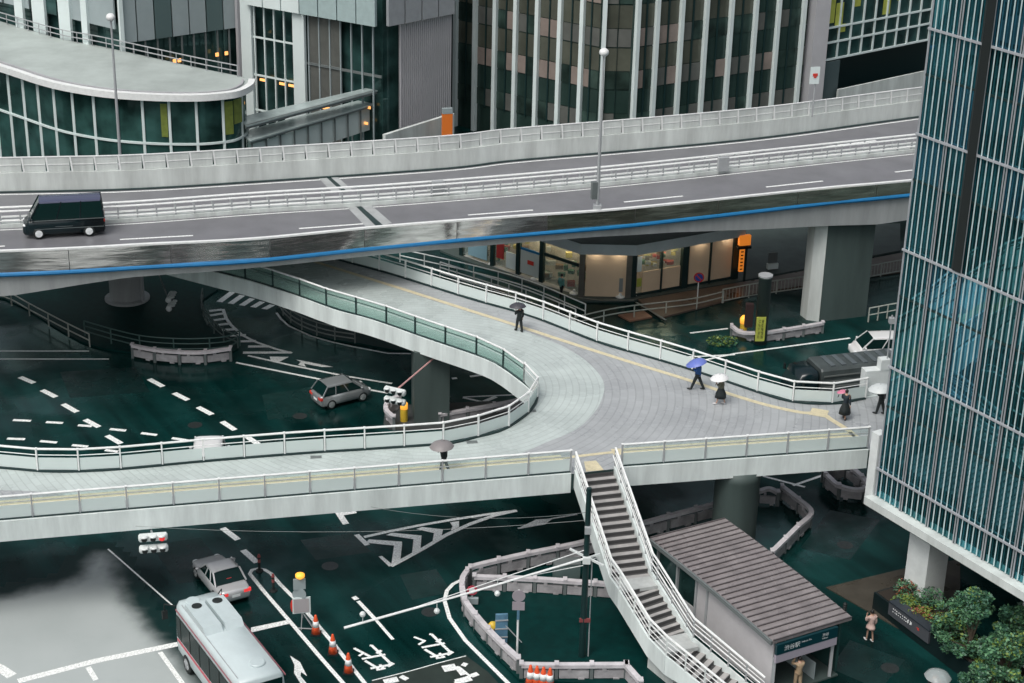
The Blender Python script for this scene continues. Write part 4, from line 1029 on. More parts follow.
# right-hand front: dark gap, two half boarded bays, two boarded bays
for t0, t1, full in ((.11, .27, 0), (.285, .45, 0), (.53, .715, 1), (.735, .93, 1)):
    board(p3, p4, t0, t1, .35, SH-.1 if full else 1.85, beige, 'boarded_window', .04)
    if not full:
        board(p3, p4, t0, t1, 1.9, SH-.1, MAT['clear_glass'], 'window_pane', .02, .02)
for t, wd in ((.02, .5), (.49, .5), (.965, .55), (.277, .09), (.725, .09)):
    q = MB(); v = wall_pt(p3, p4, t, SH/2, .0); q.box(v, (wd, .34, SH), math.atan2((p4-p3).y, (p4-p3).x)); q.build('pillar', dark, sp_)
board(p3, p4, .03, .95, .16, .33, dark, 'plinth', .03, .1)
board(p3, p4, .045, .085, 2.0, 3.1, panel_white, 'poster', .2); board(p3, p4, .05, .09, .9, 1.5, MAT['lime_panel'], 'poster', .2)
rr = random.Random(3)
goods = [mat('goods_red', (.4, .06, .05)), mat('goods_white', (.55, .55, .52)), mat('goods_green', (.10, .22, .14)), mat('goods_brown', (.22, .14, .08)), mat('goods_yellow', (.5, .40, .10))]
q = MB()
for k in range(70):
    t = rr.uniform(.02, .97); v = wall_pt(p0, p2, t, rr.choice((.5, .95, 1.4, 1.9, 2.4)), -rr.uniform(.5, .9)); q.box(v, (rr.uniform(.25, .6), .3, rr.uniform(.2, .4)), rr.uniform(-.5, .2), rr.randrange(5))
for k in range(30):
    t = rr.uniform(.12, .45); v = wall_pt(p3, p4, t, rr.choice((2.0, 2.3, 2.6, 2.9)), -rr.uniform(.4, .9)); q.box(v, (rr.uniform(.2, .5), .3, rr.uniform(.12, .3)), rr.uniform(-.3, .3), rr.randrange(5))
go = q.build('shelf_goods', goods, sp_); go['kind'] = 'stuff'
shoplamp = mat('shop_lamp', (.9, .8, .65), .5, emit=(1.0, .78, .52), estr=9)
for t in (.1, .33, .56, .82):
    board(p0, p2, t-.07, t+.07, 3.1, 3.2, shoplamp, 'ceiling_light', -.55, .25)
for t in (.2, .36):
    board(p3, p4, t-.07, t+.05, 3.0, 3.15, shoplamp, 'ceiling_light', -.5, .2)
for t0, t1 in ((.01, .24), (.285, .47), (.49, .66), (.68, .97)):
    board(p0, p2, t0, t1, .3, SH-.1, MAT['clear_glass'], 'window_pane', .02, .02)
for t in (.0, .265, .48, .67, .985):
    q = MB(); v = wall_pt(p0, p2, t, SH/2, 0); q.box(v, (.32, .3, SH), -.6); q.build('pillar', dark, sp_)
board(p0, p2, .69, .97, 2.2, 2.45, dark, 'window_bar', .05, .08)
board(p0, p2, .50, .65, .4, 2.1, mat('white_poster', (.56, .62, .60), .5), 'poster', .06); board(p0, p2, .50, .65, 2.12, 2.3, blue_m, 'poster', .065)
board(p0, p2, .56, .61, 1.2, 1.5, red, 'poster', .12, .02); board(p0, p2, .30, .36, .9, 3.2, mat('red_banner', (.35, .03, .03), .5), 'poster', .06); board(p0, p2, .38, .46, .4, 1.6, panel_white, 'poster', .06); board(p0, p2, .06, .22, .4, 2.4, mat('pale_blue_poster', (.25, .42, .50), .5), 'poster', .06)
for i, (x, y) in enumerate(((493, 264), (535, 279), (574, 293.5), (620, 297), (634, 294.5))):
    q = MB(); p = G(x, y, .16); q.lathe(p, [(.32, 0), (.32, .06), (.12, .16), (.08, .3)], 12)
    tag(q.build('flag_base', whitebar), ('white flag stand base beside the pale blue poster at the far left of the shop', 'white flag stand base in front of the white poster with blue top', 'white flag stand base behind the pedestrian at the shop window', 'white flag stand base under the notice on the corner board', 'white flag stand base at the dark gap beside the corner board')[i], 'flag base', 'flag stand bases along the shop front')
struct(MB().prism(PL([(440, 252), (470, 264), (560, 295.5), (583, 302.5), (634, 302), (640, 300), (705, 289), (760, 279), (900, 252), (900, 225), (440, 235)], 0), 0, .14).build('pavement', conc_dark))
struct(MB().prism(PL([(638, 301), (700, 290.5), (760, 280.5), (905, 253.5), (905, 272), (757, 294), (722, 303), (661, 319), (648, 310)], 0), 0, .12).build('pavement', brown_walk))
struct(MB().prism(PL([(618, 316), (644, 312), (652, 318), (630, 322)], 0), 0, .10).build('pavement', mat('terracotta_paving', (.22, .11, .07), .45, var=.2)))
mk = MB(); stroke(mk, [(636, 302), (666, 320)], .18, .15); stroke(mk, [(578, 297.5), (600, 300), (634, 300)], .18, .15); struct(mk.build('kerb_line', kerb_m))

# orange lightbox and strip
b = GY(745, 258, p4.y-.5); t = thing('lightbox_sign', 'glowing orange lightbox with a vertical lit strip at the end of the shop', 'sign', (b.x, b.y, 0))
c = GY(744.5, 240, p4.y-.6); q = MB(); q.box(c, (.85, .3, .72), .3); q.build('orange_box', orange_lit, t); q = MB(); q.box(c+Vector((0, .0, -.53)), (1.0, .36, .18), .3); q.build('black_base', black, t)
c = GY(741.5, 260, p4.y-.6); q = MB(); q.box(c, (.32, .2, 1.7), .3); q.build('lit_strip', orange_lit, t)
q = MB()
for k in range(6): q.box(c+Vector((0, -.11, .65-k*.26)), (.2, .03, .09), .3)
q.build('dark_lettering', letter_dk, t)
q = MB(); q.beam(Vector((c.x+.3, c.y+.1, 0)), Vector((c.x+.3, c.y+.1, 3.3)), .16, .16); q.build('post', dark, t)
# a-board under the dark passage
b = G(772, 268, .15); t = thing('notice_board', 'small white and grey notice stand on the dark pavement beyond the lightbox', 'sign', b); q = MB(); q.box(b+Vector((0, 0, .75)), (.7, .1, .9), .3); q.build('upper_board', dgrey, t); q = MB(); q.box(b+Vector((0, -.1, .2)), (.8, .3, .4), .3); q.build('white_base', panel_white, t)

# no parking sign
b = G(697, 304, .1); t = thing('no_parking_sign', 'round blue and red no parking sign on a thin white pole', 'road sign', b)
top = GY(698.5, 277, b.y)
q = MB(); q.tube([b, Vector((b.x, b.y, top.z+.3))], .04); q.build('pole', whitebar, t)
def disc(mb, c, r, m, th=.03, n=20, rz=0):
    ca, sa = math.cos(rz), math.sin(rz); vs = []
    for o in (-th/2, th/2):
        for k in range(n):
            a = 2*math.pi*k/n; x = math.cos(a)*r; vs.append(Vector(c)+Vector((x*ca-o*sa, x*sa+o*ca, math.sin(a)*r)))
    mb.add(vs, [tuple(range(n)), tuple(range(2*n-1, n-1, -1))]+[(k, (k+1) % n, n+(k+1) % n, n+k) for k in range(n)], m)
c = Vector((b.x, b.y-.08, top.z)); q = MB(); disc(q, c, .36, 0); disc(q, c+Vector((0, -.02, 0)), .27, 1); 
q.frame(c+Vector((0, -.045, 0)), Vector((.2, 0, -.2)), Vector((.03, 0, .03)), Vector((0, .006, 0)), 0); q.build('sign_face', [red, blue_sign], t)

# ------------------------------------------------------------------ fences and guard rails
def pipe_fence(label, pxs, z, hs, sp, m=None, pickets=False, name='pipe_fence', group=None):
    P = PL(pxs, z); t = thing(name, label, 'fence', P[0], group)
    C_ = catmull(P, 5) if len(P) > 2 else P
    for h in hs:
        q = MB(); q.tube(raised(C_, h), .045, 6); q.build('rail', m or whitebar, t)
    for p in resample(C_, sp):
        q = MB(); q.beam(p, p+Vector((0, 0, max(hs))), .08, .08); q.build('post', m or whitebar, t)
    if pickets:
        for p in resample(C_, .28)[:99]:
            q = MB(); q.tube([p+Vector((0, 0, min(hs))), p+Vector((0, 0, max(hs)))], .018, 4); q.build('picket', m or whitebar, t)
    return t
palefence = mat('weathered_fence', (.38, .40, .36), .5, var=.2)
pipe_fence('low white pipe fence between the wet road and the reddish pavement', [(575, 329), (620, 319), (690, 310.5), (723, 303)], .1, (.45, .85), 2.2, palefence)
pipe_fence('white picket fence running from the reddish pavement to the concrete pier', [(722, 303), (757, 296.5), (822, 287), (905, 272)], .1, (.15, 1.0), 2.2, palefence, True)
pipe_fence('low white railing between the walkway edge and the shop front', [(400, 262), (470, 278), (528, 294), (585, 318)], .1, (.5, 1.0), 2.0, whitebar)
pipe_fence('second white railing close behind the far walkway railing', [(440, 278), (520, 304), (575, 326)], .1, (.4, .8, 1.2), 1.6, whitebar)
gfen = mat('dull_green_fence', (.055, .11, .10), .5)
pipe_fence('dull green pipe fence along the dark island under the expressway', [(85, 336), (120, 346), (150, 352), (190, 354), (225, 352), (240, 346)], .1, (.35, .7, 1.05), 2.2, gfen)
pipe_fence('curved dark fence around the hatched end of the island', [(203, 300), (202, 312), (208, 326), (222, 340), (238, 348)], .1, (.4, .85), 1.4, mat('dark_green_fence', (.07, .10, .095), .5))
pipe_fence('pale double rail fence entering from the left edge', [(-40, 292), (5, 303), (30, 316), (62, 333), (90, 347)], .1, (.45, .9), 2.4, palefence)
pipe_fence('grey fence on the far kerb of the curved lane under the walkway', [(279, 308), (285, 318), (300, 329), (325, 338), (355, 343)], .1, (.3, .6, .95), 1.5, mat('grey_green_fence', (.16, .19, .18), .5, var=.2))
pipe_fence('thin dark fence beyond the concrete pier beside the glass tower', [(868, 322), (905, 315)], .1, (.5, 1.0), .8, palefence)

def guardrail(label, pxs, z=0, h=.95, skirt=True, m=None, rows=1):
    """pale steel guard rail: capped beam, lower skirt boards and posts"""
    P = PL(pxs, z); t = thing('guard_rail', label, 'guard rail', P[0])
    C_ = catmull(P, 5) if len(P) > 2 else P
    q = MB(); q.run(raised(C_, h-.10), .27, .17); q.build('beam', m or grail, t)
    if skirt:
        S = resample(C_, 1.5)
        for a, b in zip(S[:-1], S[1:]):
            d_ = (b-a).normalized()*.12; q = MB(); q.beam(a+d_+Vector((0, 0, h*.40)), b-d_+Vector((0, 0, h*.40)), .14, h*.46); q.beam(a.lerp(b, .3)+Vector((0, 0, h*.7)), a.lerp(b, .42)+Vector((0, 0, h*.7)), .2, h*.22); q.beam(a.lerp(b, .62)+Vector((0, 0, h*.14)), a.lerp(b, .8)+Vector((0, 0, h*.14)), .22, .12); q.build('skirt_board', grail2, t)
    for p in resample(C_, 1.5):
        q = MB(); q.box(p+Vector((0, 0, h*.5)), (.16, .16, h)); q.box(p+Vector((0, 0, h+.02)), (.2, .36, .07), 0, 1); q.build('post', [dgrey, m or grail], t)
    return t
grail = mat('pinkish_guard_rail', (.58, .56, .58), .45, var=.22, vscale=1.5)
grail2 = mat('dirty_skirt_board', (.38, .37, .38), .55, var=.4, vscale=1.2)
guardrail('long guard rail on the back edge of the triangular island, left of the stairs', [(470, 584), (478, 581), (520, 571), (577, 559), (640, 543)], 0, 1.0)
guardrail('straight guard rail across the triangular island, passing behind the utility pole', [(474, 592), (530, 594), (590, 598), (625, 601)], 0, .95)
guardrail('curved guard rail round the left nose of the triangular island', [(467, 586), (462, 596), (464.5, 615), (478, 634), (498, 656), (518, 675)], 0, .95, True)
guardrail('guard rail along the front of the triangular island with red cones behind it', [(521, 680), (560, 680.5), (626, 680)], 0, .9)
guardrail('short guard rail slanting off the bottom edge below the stairs', [(625, 680), (640, 697)], 0, .9)
guardrail('guard rail seen between the stairs and the round column', [(640, 539), (680, 528), (722, 517)], 0, 1.0)
guardrail('bent guard rail on the road right of the round column', [(781, 500), (796, 512), (810, 526), (796, 541), (771, 566)], 0, .9)
guardrail('short broken guard rail against the right side of the round column', [(757, 505), (768, 502), (777, 506)], 0, .9)
guardrail('small guard rail loop beside the white corner post of the tower', [(822, 482), (846, 479), (866, 497), (858, 503), (838, 499), (824, 487)], 0, .9)
guardrail('white guard rail with notched skirt below the curved fence of the dark island', [(133, 358), (160, 363), (200, 365), (231, 361)], 0, .95, True, mat('bright_guard_rail', (.66, .62, .64), .45, var=.15))
guardrail('curved guard rail round the base of the square pier', [(394, 430), (386, 422), (389, 413), (400, 408)], 0, .9)
guardrail('low guard rail running right from the square pier under the walkway', [(440, 424), (490, 415), (520, 409)], 0, .7)
guardrail('white guard rail in front of the dark advertising column', [(731, 336), (740, 342), (757, 343)], 0, .8)
guardrail('white guard rail between the advertising column and the concrete pier', [(763, 343), (800, 337), (822, 333)], 0, .8)

# islands (kerbed)
struct(MB().prism(PL([(468, 590), (640, 548), (700, 690), (519, 682), (478, 640), (464, 612)], 0), 0, .12).build('traffic_island', mat('island_asphalt', (.0012, .027, .025), .5, spec=.12, var=.3)))
struct(MB().prism(catmull(PL([(-60, 285), (5, 300), (60, 331), (90, 346), (130, 353.5), (190, 357), (228, 354), (238, 347), (215, 333), (203, 318), (202, 302), (215, 285), (120, 270)], 0), 3, True), 0, .10).build('traffic_island', MAT['island_asphalt']))
struct(MB().prism(catmull(PL([(390, 430), (384, 421), (388, 412), (402, 407), (460, 404), (520, 404), (500, 424), (440, 430)], 0), 3, True), 0, .12).build('traffic_island', mat('island_paving', (.05, .055, .055), .5, var=.3)))
struct(MB().prism(catmull(PL([(279, 306), (283, 317), (297, 329), (325, 339), (360, 345), (411, 352), (420, 330), (330, 290)], 0), 3, True), 0, .12).build('traffic_island', MAT['island_asphalt']))

# advertising column with yellow sign, lamp bollard
b = G(760, 343, 0); t = thing('advertising_column', 'dark green round column with a yellow vertical sign beside the pier', 'column', b)
tp2 = GY(762, 276, b.y).z
q = MB(); q.lathe(b, [(.42, 0), (.42, tp2-.12), (.46, tp2-.1), (.46, tp2)], 20); q.build('column', conc_dark, t, True); q = MB(); q.lathe(b, [(.47, tp2), (.47, tp2+.1)], 20); q.build('cap', mgrey, t)
c = b+Vector((-.12, -.5, 0)); zt = GY(757, 317, c.y).z; zb_ = GY(757, 341, c.y).z
q = MB(); q.box((c.x, c.y, (zt+zb_)/2), (.62, .06, zt-zb_), .1); q.build('yellow_sign', lime, t)
q = MB(); rr = random.Random(2)
for k in range(5):
    z_ = zt-.2-k*(zt-zb_-.3)/5
    for dx in (-.12, .1):
        for j in range(3): q.box((c.x+dx+rr.uniform(-.05, .05), c.y-.04, z_-j*.07), (rr.uniform(.06, .14), .02, .025), .1)
q.build('lettering', letter_dk, t)
q = MB(); q.box(b+Vector((-.85, .1, 1.9)), (.5, .4, 1.6)); q.build('control_box', mat('brown_box', (.035, .018, .018), .5), t)
b = G(743, 334, 0); t = thing('lamp_bollard', 'yellow and orange lamp bollard behind the small white guard rail', 'bollard', b)
q = MB(); q.lathe(b, [(.24, 0), (.24, .75), (.2, .8)], 14); q.build('post', yellow, t); q = MB(); q.lathe(b+Vector((0, 0, .8)), [(.26, 0), (.28, .3), (.15, .5)], 14); q.build('lamp', ylamp, t, True)
b = G(404, 421, 0.1); t = thing('lamp_bollard', 'glowing yellow lamp bollard at the foot of the square pier', 'bollard', b)
q = MB(); q.lathe(b, [(.22, 0), (.22, .8)], 14); q.build('post', yellow, t); q = MB(); q.lathe(b+Vector((0, 0, .8)), [(.22, 0), (.22, .35), (.1, .48)], 14); q.build('lamp', ylamp, t, True)

# ------------------------------------------------------------------ traffic lights
def signal(label, c, rz, n=3, arm=None, lit_i=None, rows=1, group='traffic lights hung from the structures'):
    t = thing('traffic_light', label, 'traffic light', c, group)
    X = Vector((math.cos(rz), math.sin(rz), 0)); N = Vector((X.y, -X.x, 0))
    for r_ in range(rows):
        o = Vector(c)-UPZ*(.6*r_)
        q = MB(); q.tube([o-X*.66, o-X*.6, o+X*.6, o+X*.66], [.12, .2, .2, .12], 10)
        for k in range(n): q.lathe(o+X*(-.4+.4*k)+N*.2+UPZ*.02, [(.17, .10), (.19, .14), (.15, .19)], 10)
        q.build('housing', white, t)
        for k in range(n):
            q = MB(); disc(q, o+X*(-.4+.4*k)+N*.205, .13, 0, .04, 14, rz); q.build('lens', redlamp if lit_i == k and r_ == 0 else black, t)
    if arm:
        q = MB(); q.tube([Vector(c)+N*-.15, arm], .05, 6); q.build('arm', arm_m, t)
    return t
arm_m = mgrey
signal('double row white traffic light hanging below the walkway, red lens lit', GY(153, 537, 71.2), R(12), 3, GY(150, 527, 72.6), 2, 2)
arm_m = mat('red_white_arm', (.50, .28, .27), .5)
c = G(395, 391, 3.6); signal('white traffic light on a reddish arm beside the square pier', c, R(-25), 3, Vector((-3.9, 93.9, 4.4)), None, 2)
arm_m = dgrey
signal('pale traffic light in the dark under the expressway', GY(170, 297, 107.5), R(90), 3, Vector((-24.9, 110.3, 6.0)), None, 2)

# ------------------------------------------------------------------ utility pole with cables
b = G(582, 656, 0.12); t = thing('utility_pole', 'dark utility pole with cross arms standing left of the staircase', 'utility pole', b)
ztop = GY(582, 488, b.y).z
q = MB(); q.tube([b, Vector((b.x-.02, b.y, ztop))], [.17, .12], 10); q.build('pole', dark, t)
q = MB(); q.tube([b+Vector((.28, 0, 0)), Vector((b.x+.26, b.y, 5.2)), Vector((b.x+.45, b.y-.05, 5.35)), Vector((b.x+.6, b.y-.1, 5.1))], .035, 5); q.build('cable_pipe', mgrey, t)
zc = GY(582, 558, b.y).z
q = MB(); q.beam(Vector((b.x-.75, b.y+.35, zc+.25)), Vector((b.x+.75, b.y-.45, zc-.1)), .09, .09); q.beam(Vector((b.x-.6, b.y-.2, zc-.1)), Vector((b.x+.6, b.y+.2, zc+.1)), .08, .08); q.box((b.x, b.y-.2, zc), (.35, .2, .3)); q.build('cross_arm', white, t)
q = MB(); q.box((b.x, b.y-.2, GY(582, 528, b.y).z), (.28, .2, .32)); q.build('insulator_box', mgrey, t)
q = MB(); q.box((b.x+.05, b.y-.1, 2.1), (.5, .1, .18)); q.build('red_plate', mat('dull_red_plate', (.20, .05, .05), .5), t)
e = G(344, 628, zc-1.6); a = Vector((b.x, b.y, zc)); q = MB(); q.tube([a, a.lerp(e, .5)+Vector((0, 0, -.05)), e], [.05, .05, .06], 6); ao = q.build('long_arm', whitebar, t)
e2 = a.lerp(e, .72); q = MB(); q.tube([Vector((b.x, b.y, zc+.45)), e2], .02, 5); q.tube([Vector((b.x, b.y, zc-.35)), a.lerp(e, .3)], .02, 5); q.build('stay', whitebar, ao)
for px, py in ((361.5, 617), (434, 607.5), (497, 588)):
    tpar = min((k/40 for k in range(41)), key=lambda k: abs((lambda v: CX+FPX*(v-Vector((0, 0, HC))).dot(rtv)/(v-Vector((0, 0, HC))).dot(fw))(a.lerp(e, k))-px))
    pp_ = a.lerp(e, tpar); q = MB(); q.beam(pp_, pp_-Vector((0, 0, .45 if py > 600 and px > 400 else -.3)), .03, .03); q.ball(pp_-Vector((0, 0, .5 if px > 400 else -.42)), .14, 0, 8, 5); q.build('sensor', white, ao)
for i, (za, ex_, r_) in enumerate(((ztop-1.6, Vector((-17.5, 71.9, 4.7)), .010), (ztop-1.2, Vector((-6.5, 74.2, 4.75)), .011))):
    a = Vector((b.x, b.y, za)); q = MB(); q.tube([a.lerp(ex_, k/10)-UPZ*(.9*4*(k/10)*(1-k/10)*.5) for k in range(11)], r_, 4)
    tag(q.build('overhead_cable', dgrey), ('thin overhead cable from the pole top to the far left walkway girder', 'thin overhead cable sagging from the pole to the nearby walkway girder', 'thin overhead cable leading from the pole out over the bus')[i], 'cable', 'overhead cables')

# ------------------------------------------------------------------ station entrance kiosk
RZ0 = 3.2
kA, kB, kC, kD = (G(650, 538, 3.5), G(717, 519, 3.5), G(852, 617, 3.0), G(773, 641, 3.0))
ks = thing('entrance_kiosk', 'low entrance building with ribbed brown metal roof beside the staircase', 'kiosk', ((kA+kC)/2).xy.to_3d())
kB = kC+(kA-kD); kB.z = 3.5
u_ = (kD-kA); n_ = (kB-kA); nn = n_.normalized(); uu = u_.normalized()
def kp(s, t_, dz=0): 
    v = kA+u_*s+n_*t_; v.z = 3.5-.5*s+.10*math.sin(s*math.pi)+dz; return v
q = MB(); S = [k/16 for k in range(17)]
q.strip([kp(s, 0) for s in S], [kp(s, 1) for s in S]); q.strip([kp(s, 0, -.16) for s in S], [kp(s, 1, -.16) for s in S]); q.strip([kp(s, 0, -.16) for s in S], [kp(s, 0) for s in S]); q.strip([kp(s, 1, -.16) for s in S], [kp(s, 1) for s in S])
q.quad(kp(0, 0, -.16), kp(0, 1, -.16), kp(0, 1), kp(0, 0)); q.quad(kp(1, 0, -.16), kp(1, 1, -.16), kp(1, 1), kp(1, 0)); rf = q.build('roof', roof_m, ks)
q = MB(); nr = 25
for k in range(nr+1):
    s = k/nr; q.beam(kp(s, 0.005, .03), kp(s, .995, .02), .055, .05)
q.build('roof_ribs', mat('roof_rib', (.09, .078, .08), .4, var=.2), rf)
for s0_, t_, nm in ((0, .005, 'gutter'),):
    q = MB(); q.run([kp(s, -.015, -.1) for s in S], .1, .2); q.build(nm, dgrey, ks)
wi = .09
def kw(s, t_, z): v = kA+u_*s+n_*t_; return Vector((v.x, v.y, z))
wallm = mat('pale_render_wall', (.50, .49, .50), .6, var=.12, vscale=.8)
def kwall(nm, m, s0_, t0, s1, t1, z0_, z1_, th=.15):
    q = MB(); q.beam(kw(s0_, t0, (z0_+z1_)/2), kw(s1, t1, (z0_+z1_)/2), th, z1_-z0_); return q.build(nm, m, ks)
kwall('side_wall', wallm, .36, wi, .97, wi, 0, 2.95); kwall('side_wall', wallm, .03, wi, .36, wi, 0, 1.3); kwall('side_window', glass_dark, .04, wi, .36, wi, 1.32, 3.2, .08)
for s in (.03, .2, .36, .45): kwall('wall_pilaster', mgrey, s, wi-.02, s+.012, wi-.02, 0, 3.1, .14)
kwall('back_wall', wallm, .03, wi, .03, .92, 0, 3.2); kwall('side_wall', glass_dark, .04, .92, .97, .92, 0, 2.9); kwall('inner_wall', conc_dark, .72, wi+.02, .72, .9, 0, 2.8)
q = MB(); q.prism([kw(.72, wi, 0), kw(.72, .9, 0), kw(1, .9, 0), kw(1, wi, 0)], .0, .08); q.build('floor', conc_dark, ks)
# sign band
sg = MB(); sa, sb = kw(1.0, .03, 0), kw(1.0, .80, 0); sdir = (sb-sa).normalized(); snor = Vector((sdir.y, -sdir.x, 0))
if snor.y > 0: snor = -snor
zt_, zm_, zl_ = 2.82, 2.30, 1.88
q = MB(); q.beam(sa+UPZ*((zt_+zm_)/2)+snor*.1, sb+UPZ*((zt_+zm_)/2)+snor*.1, .14, zt_-zm_); so_ = q.build('sign_band', sign_teal, ks)
q = MB(); q.beam(sa+UPZ*((zm_+zl_)/2)+snor*.09, sb+UPZ*((zm_+zl_)/2)+snor*.09, .14, zm_-zl_-.01); q.build('mauve_band', mat('mauve_band', (.34, .31, .36), .5), ks)
L_ = (sb-sa).length
text_mesh('lettering', '渋谷駅', sa+sdir*(L_*.12)+UPZ*(zm_+.13)+snor*.172, sdir, UPZ, .27, letter, so_)
text_mesh('lettering', 'Shibuya Sta.', sa+sdir*(L_*.40)+UPZ*(zm_+.26)+snor*.172, sdir, UPZ, .11, letter, so_)
text_mesh('lettering', '渋谷', sa+sdir*(L_*.74)+UPZ*(zm_+.25)+snor*.172, sdir, UPZ, .17, letter, so_)
text_mesh('lettering', 'Shibuya', sa+sdir*(L_*.74)+UPZ*(zm_+.1)+snor*.172, sdir, UPZ, .10, letter, so_)
for t_, s in ((.80, .99), (.06, .99)):
    q = MB(); v = kw(s, t_, 0); q.beam(v, v+UPZ*2.0, .14, .14); q.build('post', mgrey, ks)
q = MB(); q.beam(kw(.98, .45, .9), kw(.86, .45, .9), .05, .5); q.beam(kw(.98, .62, .5), kw(.75, .62, .5), .05, .9); q.build('handrail_panel', panel_grey, ks)
q = MB(); v = kp(.93, 1.0, 0)
for k in range(3): q.ball(v+Vector((.12, .1, -.05+k*.12)), .1, 0, 8, 5)
q.build('loudspeaker', black, ks)

# ------------------------------------------------------------------ street objects, foreground
# flashing message stand
b = G(309, 629, 0); t = thing('warning_stand', 'roadworks warning stand with yellow flasher, round sign and white panel', 'warning sign', b)
def zat(px, py): return GY(px, py, b.y).z
q = MB(); 
for dx, dy in ((-.35, -.1), (.3, -.15), (.1, .4)): q.tube([b+Vector((dx, dy, 0)), b+Vector((-.3, 0, zat(303, 612)))], .025, 5)
q.tube([b+Vector((-.3, 0, .6)), b+Vector((-.42, 0, zat(300, 574)))], .035, 6); q.beam(b+Vector((-.5, -.1, .1)), b+Vector((.45, -.15, .1)), .04, .04); q.build('tripod', mgrey, t)
def board_at(x0, y0, x1, y1, m, nm, round_=False):
    c = GY((x0+x1)/2, (y0+y1)/2, b.y-.06); wd = (x1-x0)/17.9; h = (y1-y0)/16
    q = MB()
    if round_: disc(q, c, wd/2, 0, .04)
    else: q.box(c, (wd, .05, h), R(12))
    q.build(nm, m, t); return c, wd, h
board_at(294.3, 579.5, 304.5, 588.5, panel_grey, 'square_sign'); board_at(293.5, 588.8, 305, 600, panel_grey, 'round_sign', True)
c, wd, h = board_at(294, 598.5, 309, 612, panel_white, 'white_panel'); q = MB(); q.box(c+Vector((0, -.04, 0)), (wd-.12, .02, h-.12), R(12)); q.build('panel_face', mat('pinkish_panel', (.42, .40, .41), .4), t)
c = GY(300, 575.5, b.y); q = MB(); q.lathe(c-UPZ*.2, [(.06, 0), (.22, .14), (.22, .26), (.1, .32)], 12); q.build('flasher', ylamp, t, True)
q = MB(); q.ball(GY(292.5, 606, b.y), (.1, .1, .35), 0, 8, 5); q.build('red_light', red, t)

def cone_proto(label):
    t = thing('traffic_cone', label, 'traffic cone', (0, 0, 0), 'red traffic cones')
    q = MB(); q.box((0, 0, .03), (.42, .42, .06)); q.build('base', black, t)
    q = MB(); q.lathe((0, 0, .06), [(.19, 0), (.145, .32), (.105, .58), (.05, .84), (.04, .86)], 14); q.build('body', cone_red, t, True)
    q = MB(); q.lathe((0, 0, .06), [(.150, .322), (.110, .578)], 14); q.build('reflective_band', letter, t, True)
    return t
cones = [((316, 634), 'orange traffic cone nearest the warning stand', 1.12), ((333, 653.5), 'middle orange traffic cone between the two white lines', 1.12), ((348.5, 672.5), 'orange traffic cone nearest the bottom edge between the white lines', 1.12),
         ((530, 686), 'red traffic cone leftmost behind the front guard rail', 1.2), ((536.5, 687), 'red traffic cone second from left behind the front guard rail', 1.2), ((543, 688), 'red traffic cone third from left behind the front guard rail', 1.2), ((549.5, 689), 'red traffic cone rightmost behind the front guard rail', 1.2)]
pr_ = cone_proto(cones[0][1])
for i, (px, lb, sc_) in enumerate(cones):
    o = pr_ if i == 0 else dup(pr_, (0, 0, 0), 0, lb)
    o.location = G(*px, 0.0 if i < 3 else .12); o.scale = (sc_, sc_, sc_)
for i, (px, lb) in enumerate((((259.5, 571), 'dark lane post at the rounded end of the white lines'), ((273.5, 591), 'dark lane post with red top behind the warning stand'))):
    b = G(*px, 0); t = thing('lane_post', lb, 'bollard', b, 'dark lane posts'); q = MB(); q.lathe(b, [(.2, 0), (.18, .06), (.07, .1), (.07, .8)], 12); q.build('post', black, t); q = MB(); q.lathe(b, [(.075, .5), (.075, .68)], 12); q.lathe(b, [(.09, .80), (.05, .95)], 12); q.build('band', mat('dull_red_band', (.25, .06, .06), .5), t)
# round sign on pole (island)
b = G(517, 657, .12); t = thing('round_sign', 'back of a round grey sign with a plate below on a white pole', 'road sign', b)
zz = lambda py: GY(517, py, b.y).z
q = MB(); q.tube([b, Vector((b.x, b.y, zz(590)))], .05); q.build('pole', whitebar, t); q = MB(); disc(q, Vector((b.x, b.y-.08, zz(595))), .3, 0); q.build('round_plate', mat('grey_plate', (.34, .31, .34), .5), t); q = MB(); q.box((b.x, b.y-.08, zz(605)), (.56, .04, .42)); q.build('square_plate', MAT['grey_plate'], t)
q = MB(); q.box((b.x+.0, b.y-.07, zz(614)), (.12, .04, .5)); q.build('blue_tag', steelblue, t)
b = G(500, 644, .12); t = thing('blue_sign_panel', 'weathered blue vertical panel on the triangular island', 'sign', b)
zz = lambda py: GY(501, py, b.y).z
q = MB(); q.box((b.x+.05, b.y, (zz(614)+zz(642))/2), (.56, .12, zz(614)-zz(642)), R(8)); q.build('panel', steelblue, t)
q = MB(); 
for zf in (.2, .5, .8): q.box((b.x+.05, b.y-.07, zz(642)+(zz(614)-zz(642))*zf), (.6, .04, .06), R(8))
q.beam(Vector((b.x+.1, b.y, 1.3)), Vector((b.x+1.0, b.y-.1, .3)), .04, .04); q.build('frame', mgrey, t)
b = G(492.5, 640, .12); t = thing('barrier_weight', 'yellow and black plastic barrier weight leaning beside the blue panel', 'barrier weight', b)
q = MB(); q.ball(b+Vector((0, 0, .5)), (.3, .22, .52), 0, 10, 7); q.build('body', yellow, t, True); q = MB(); q.ball(b+Vector((.1, -.12, .5)), (.12, .13, .28), 0, 8, 5); q.build('black_centre', black, t, True)
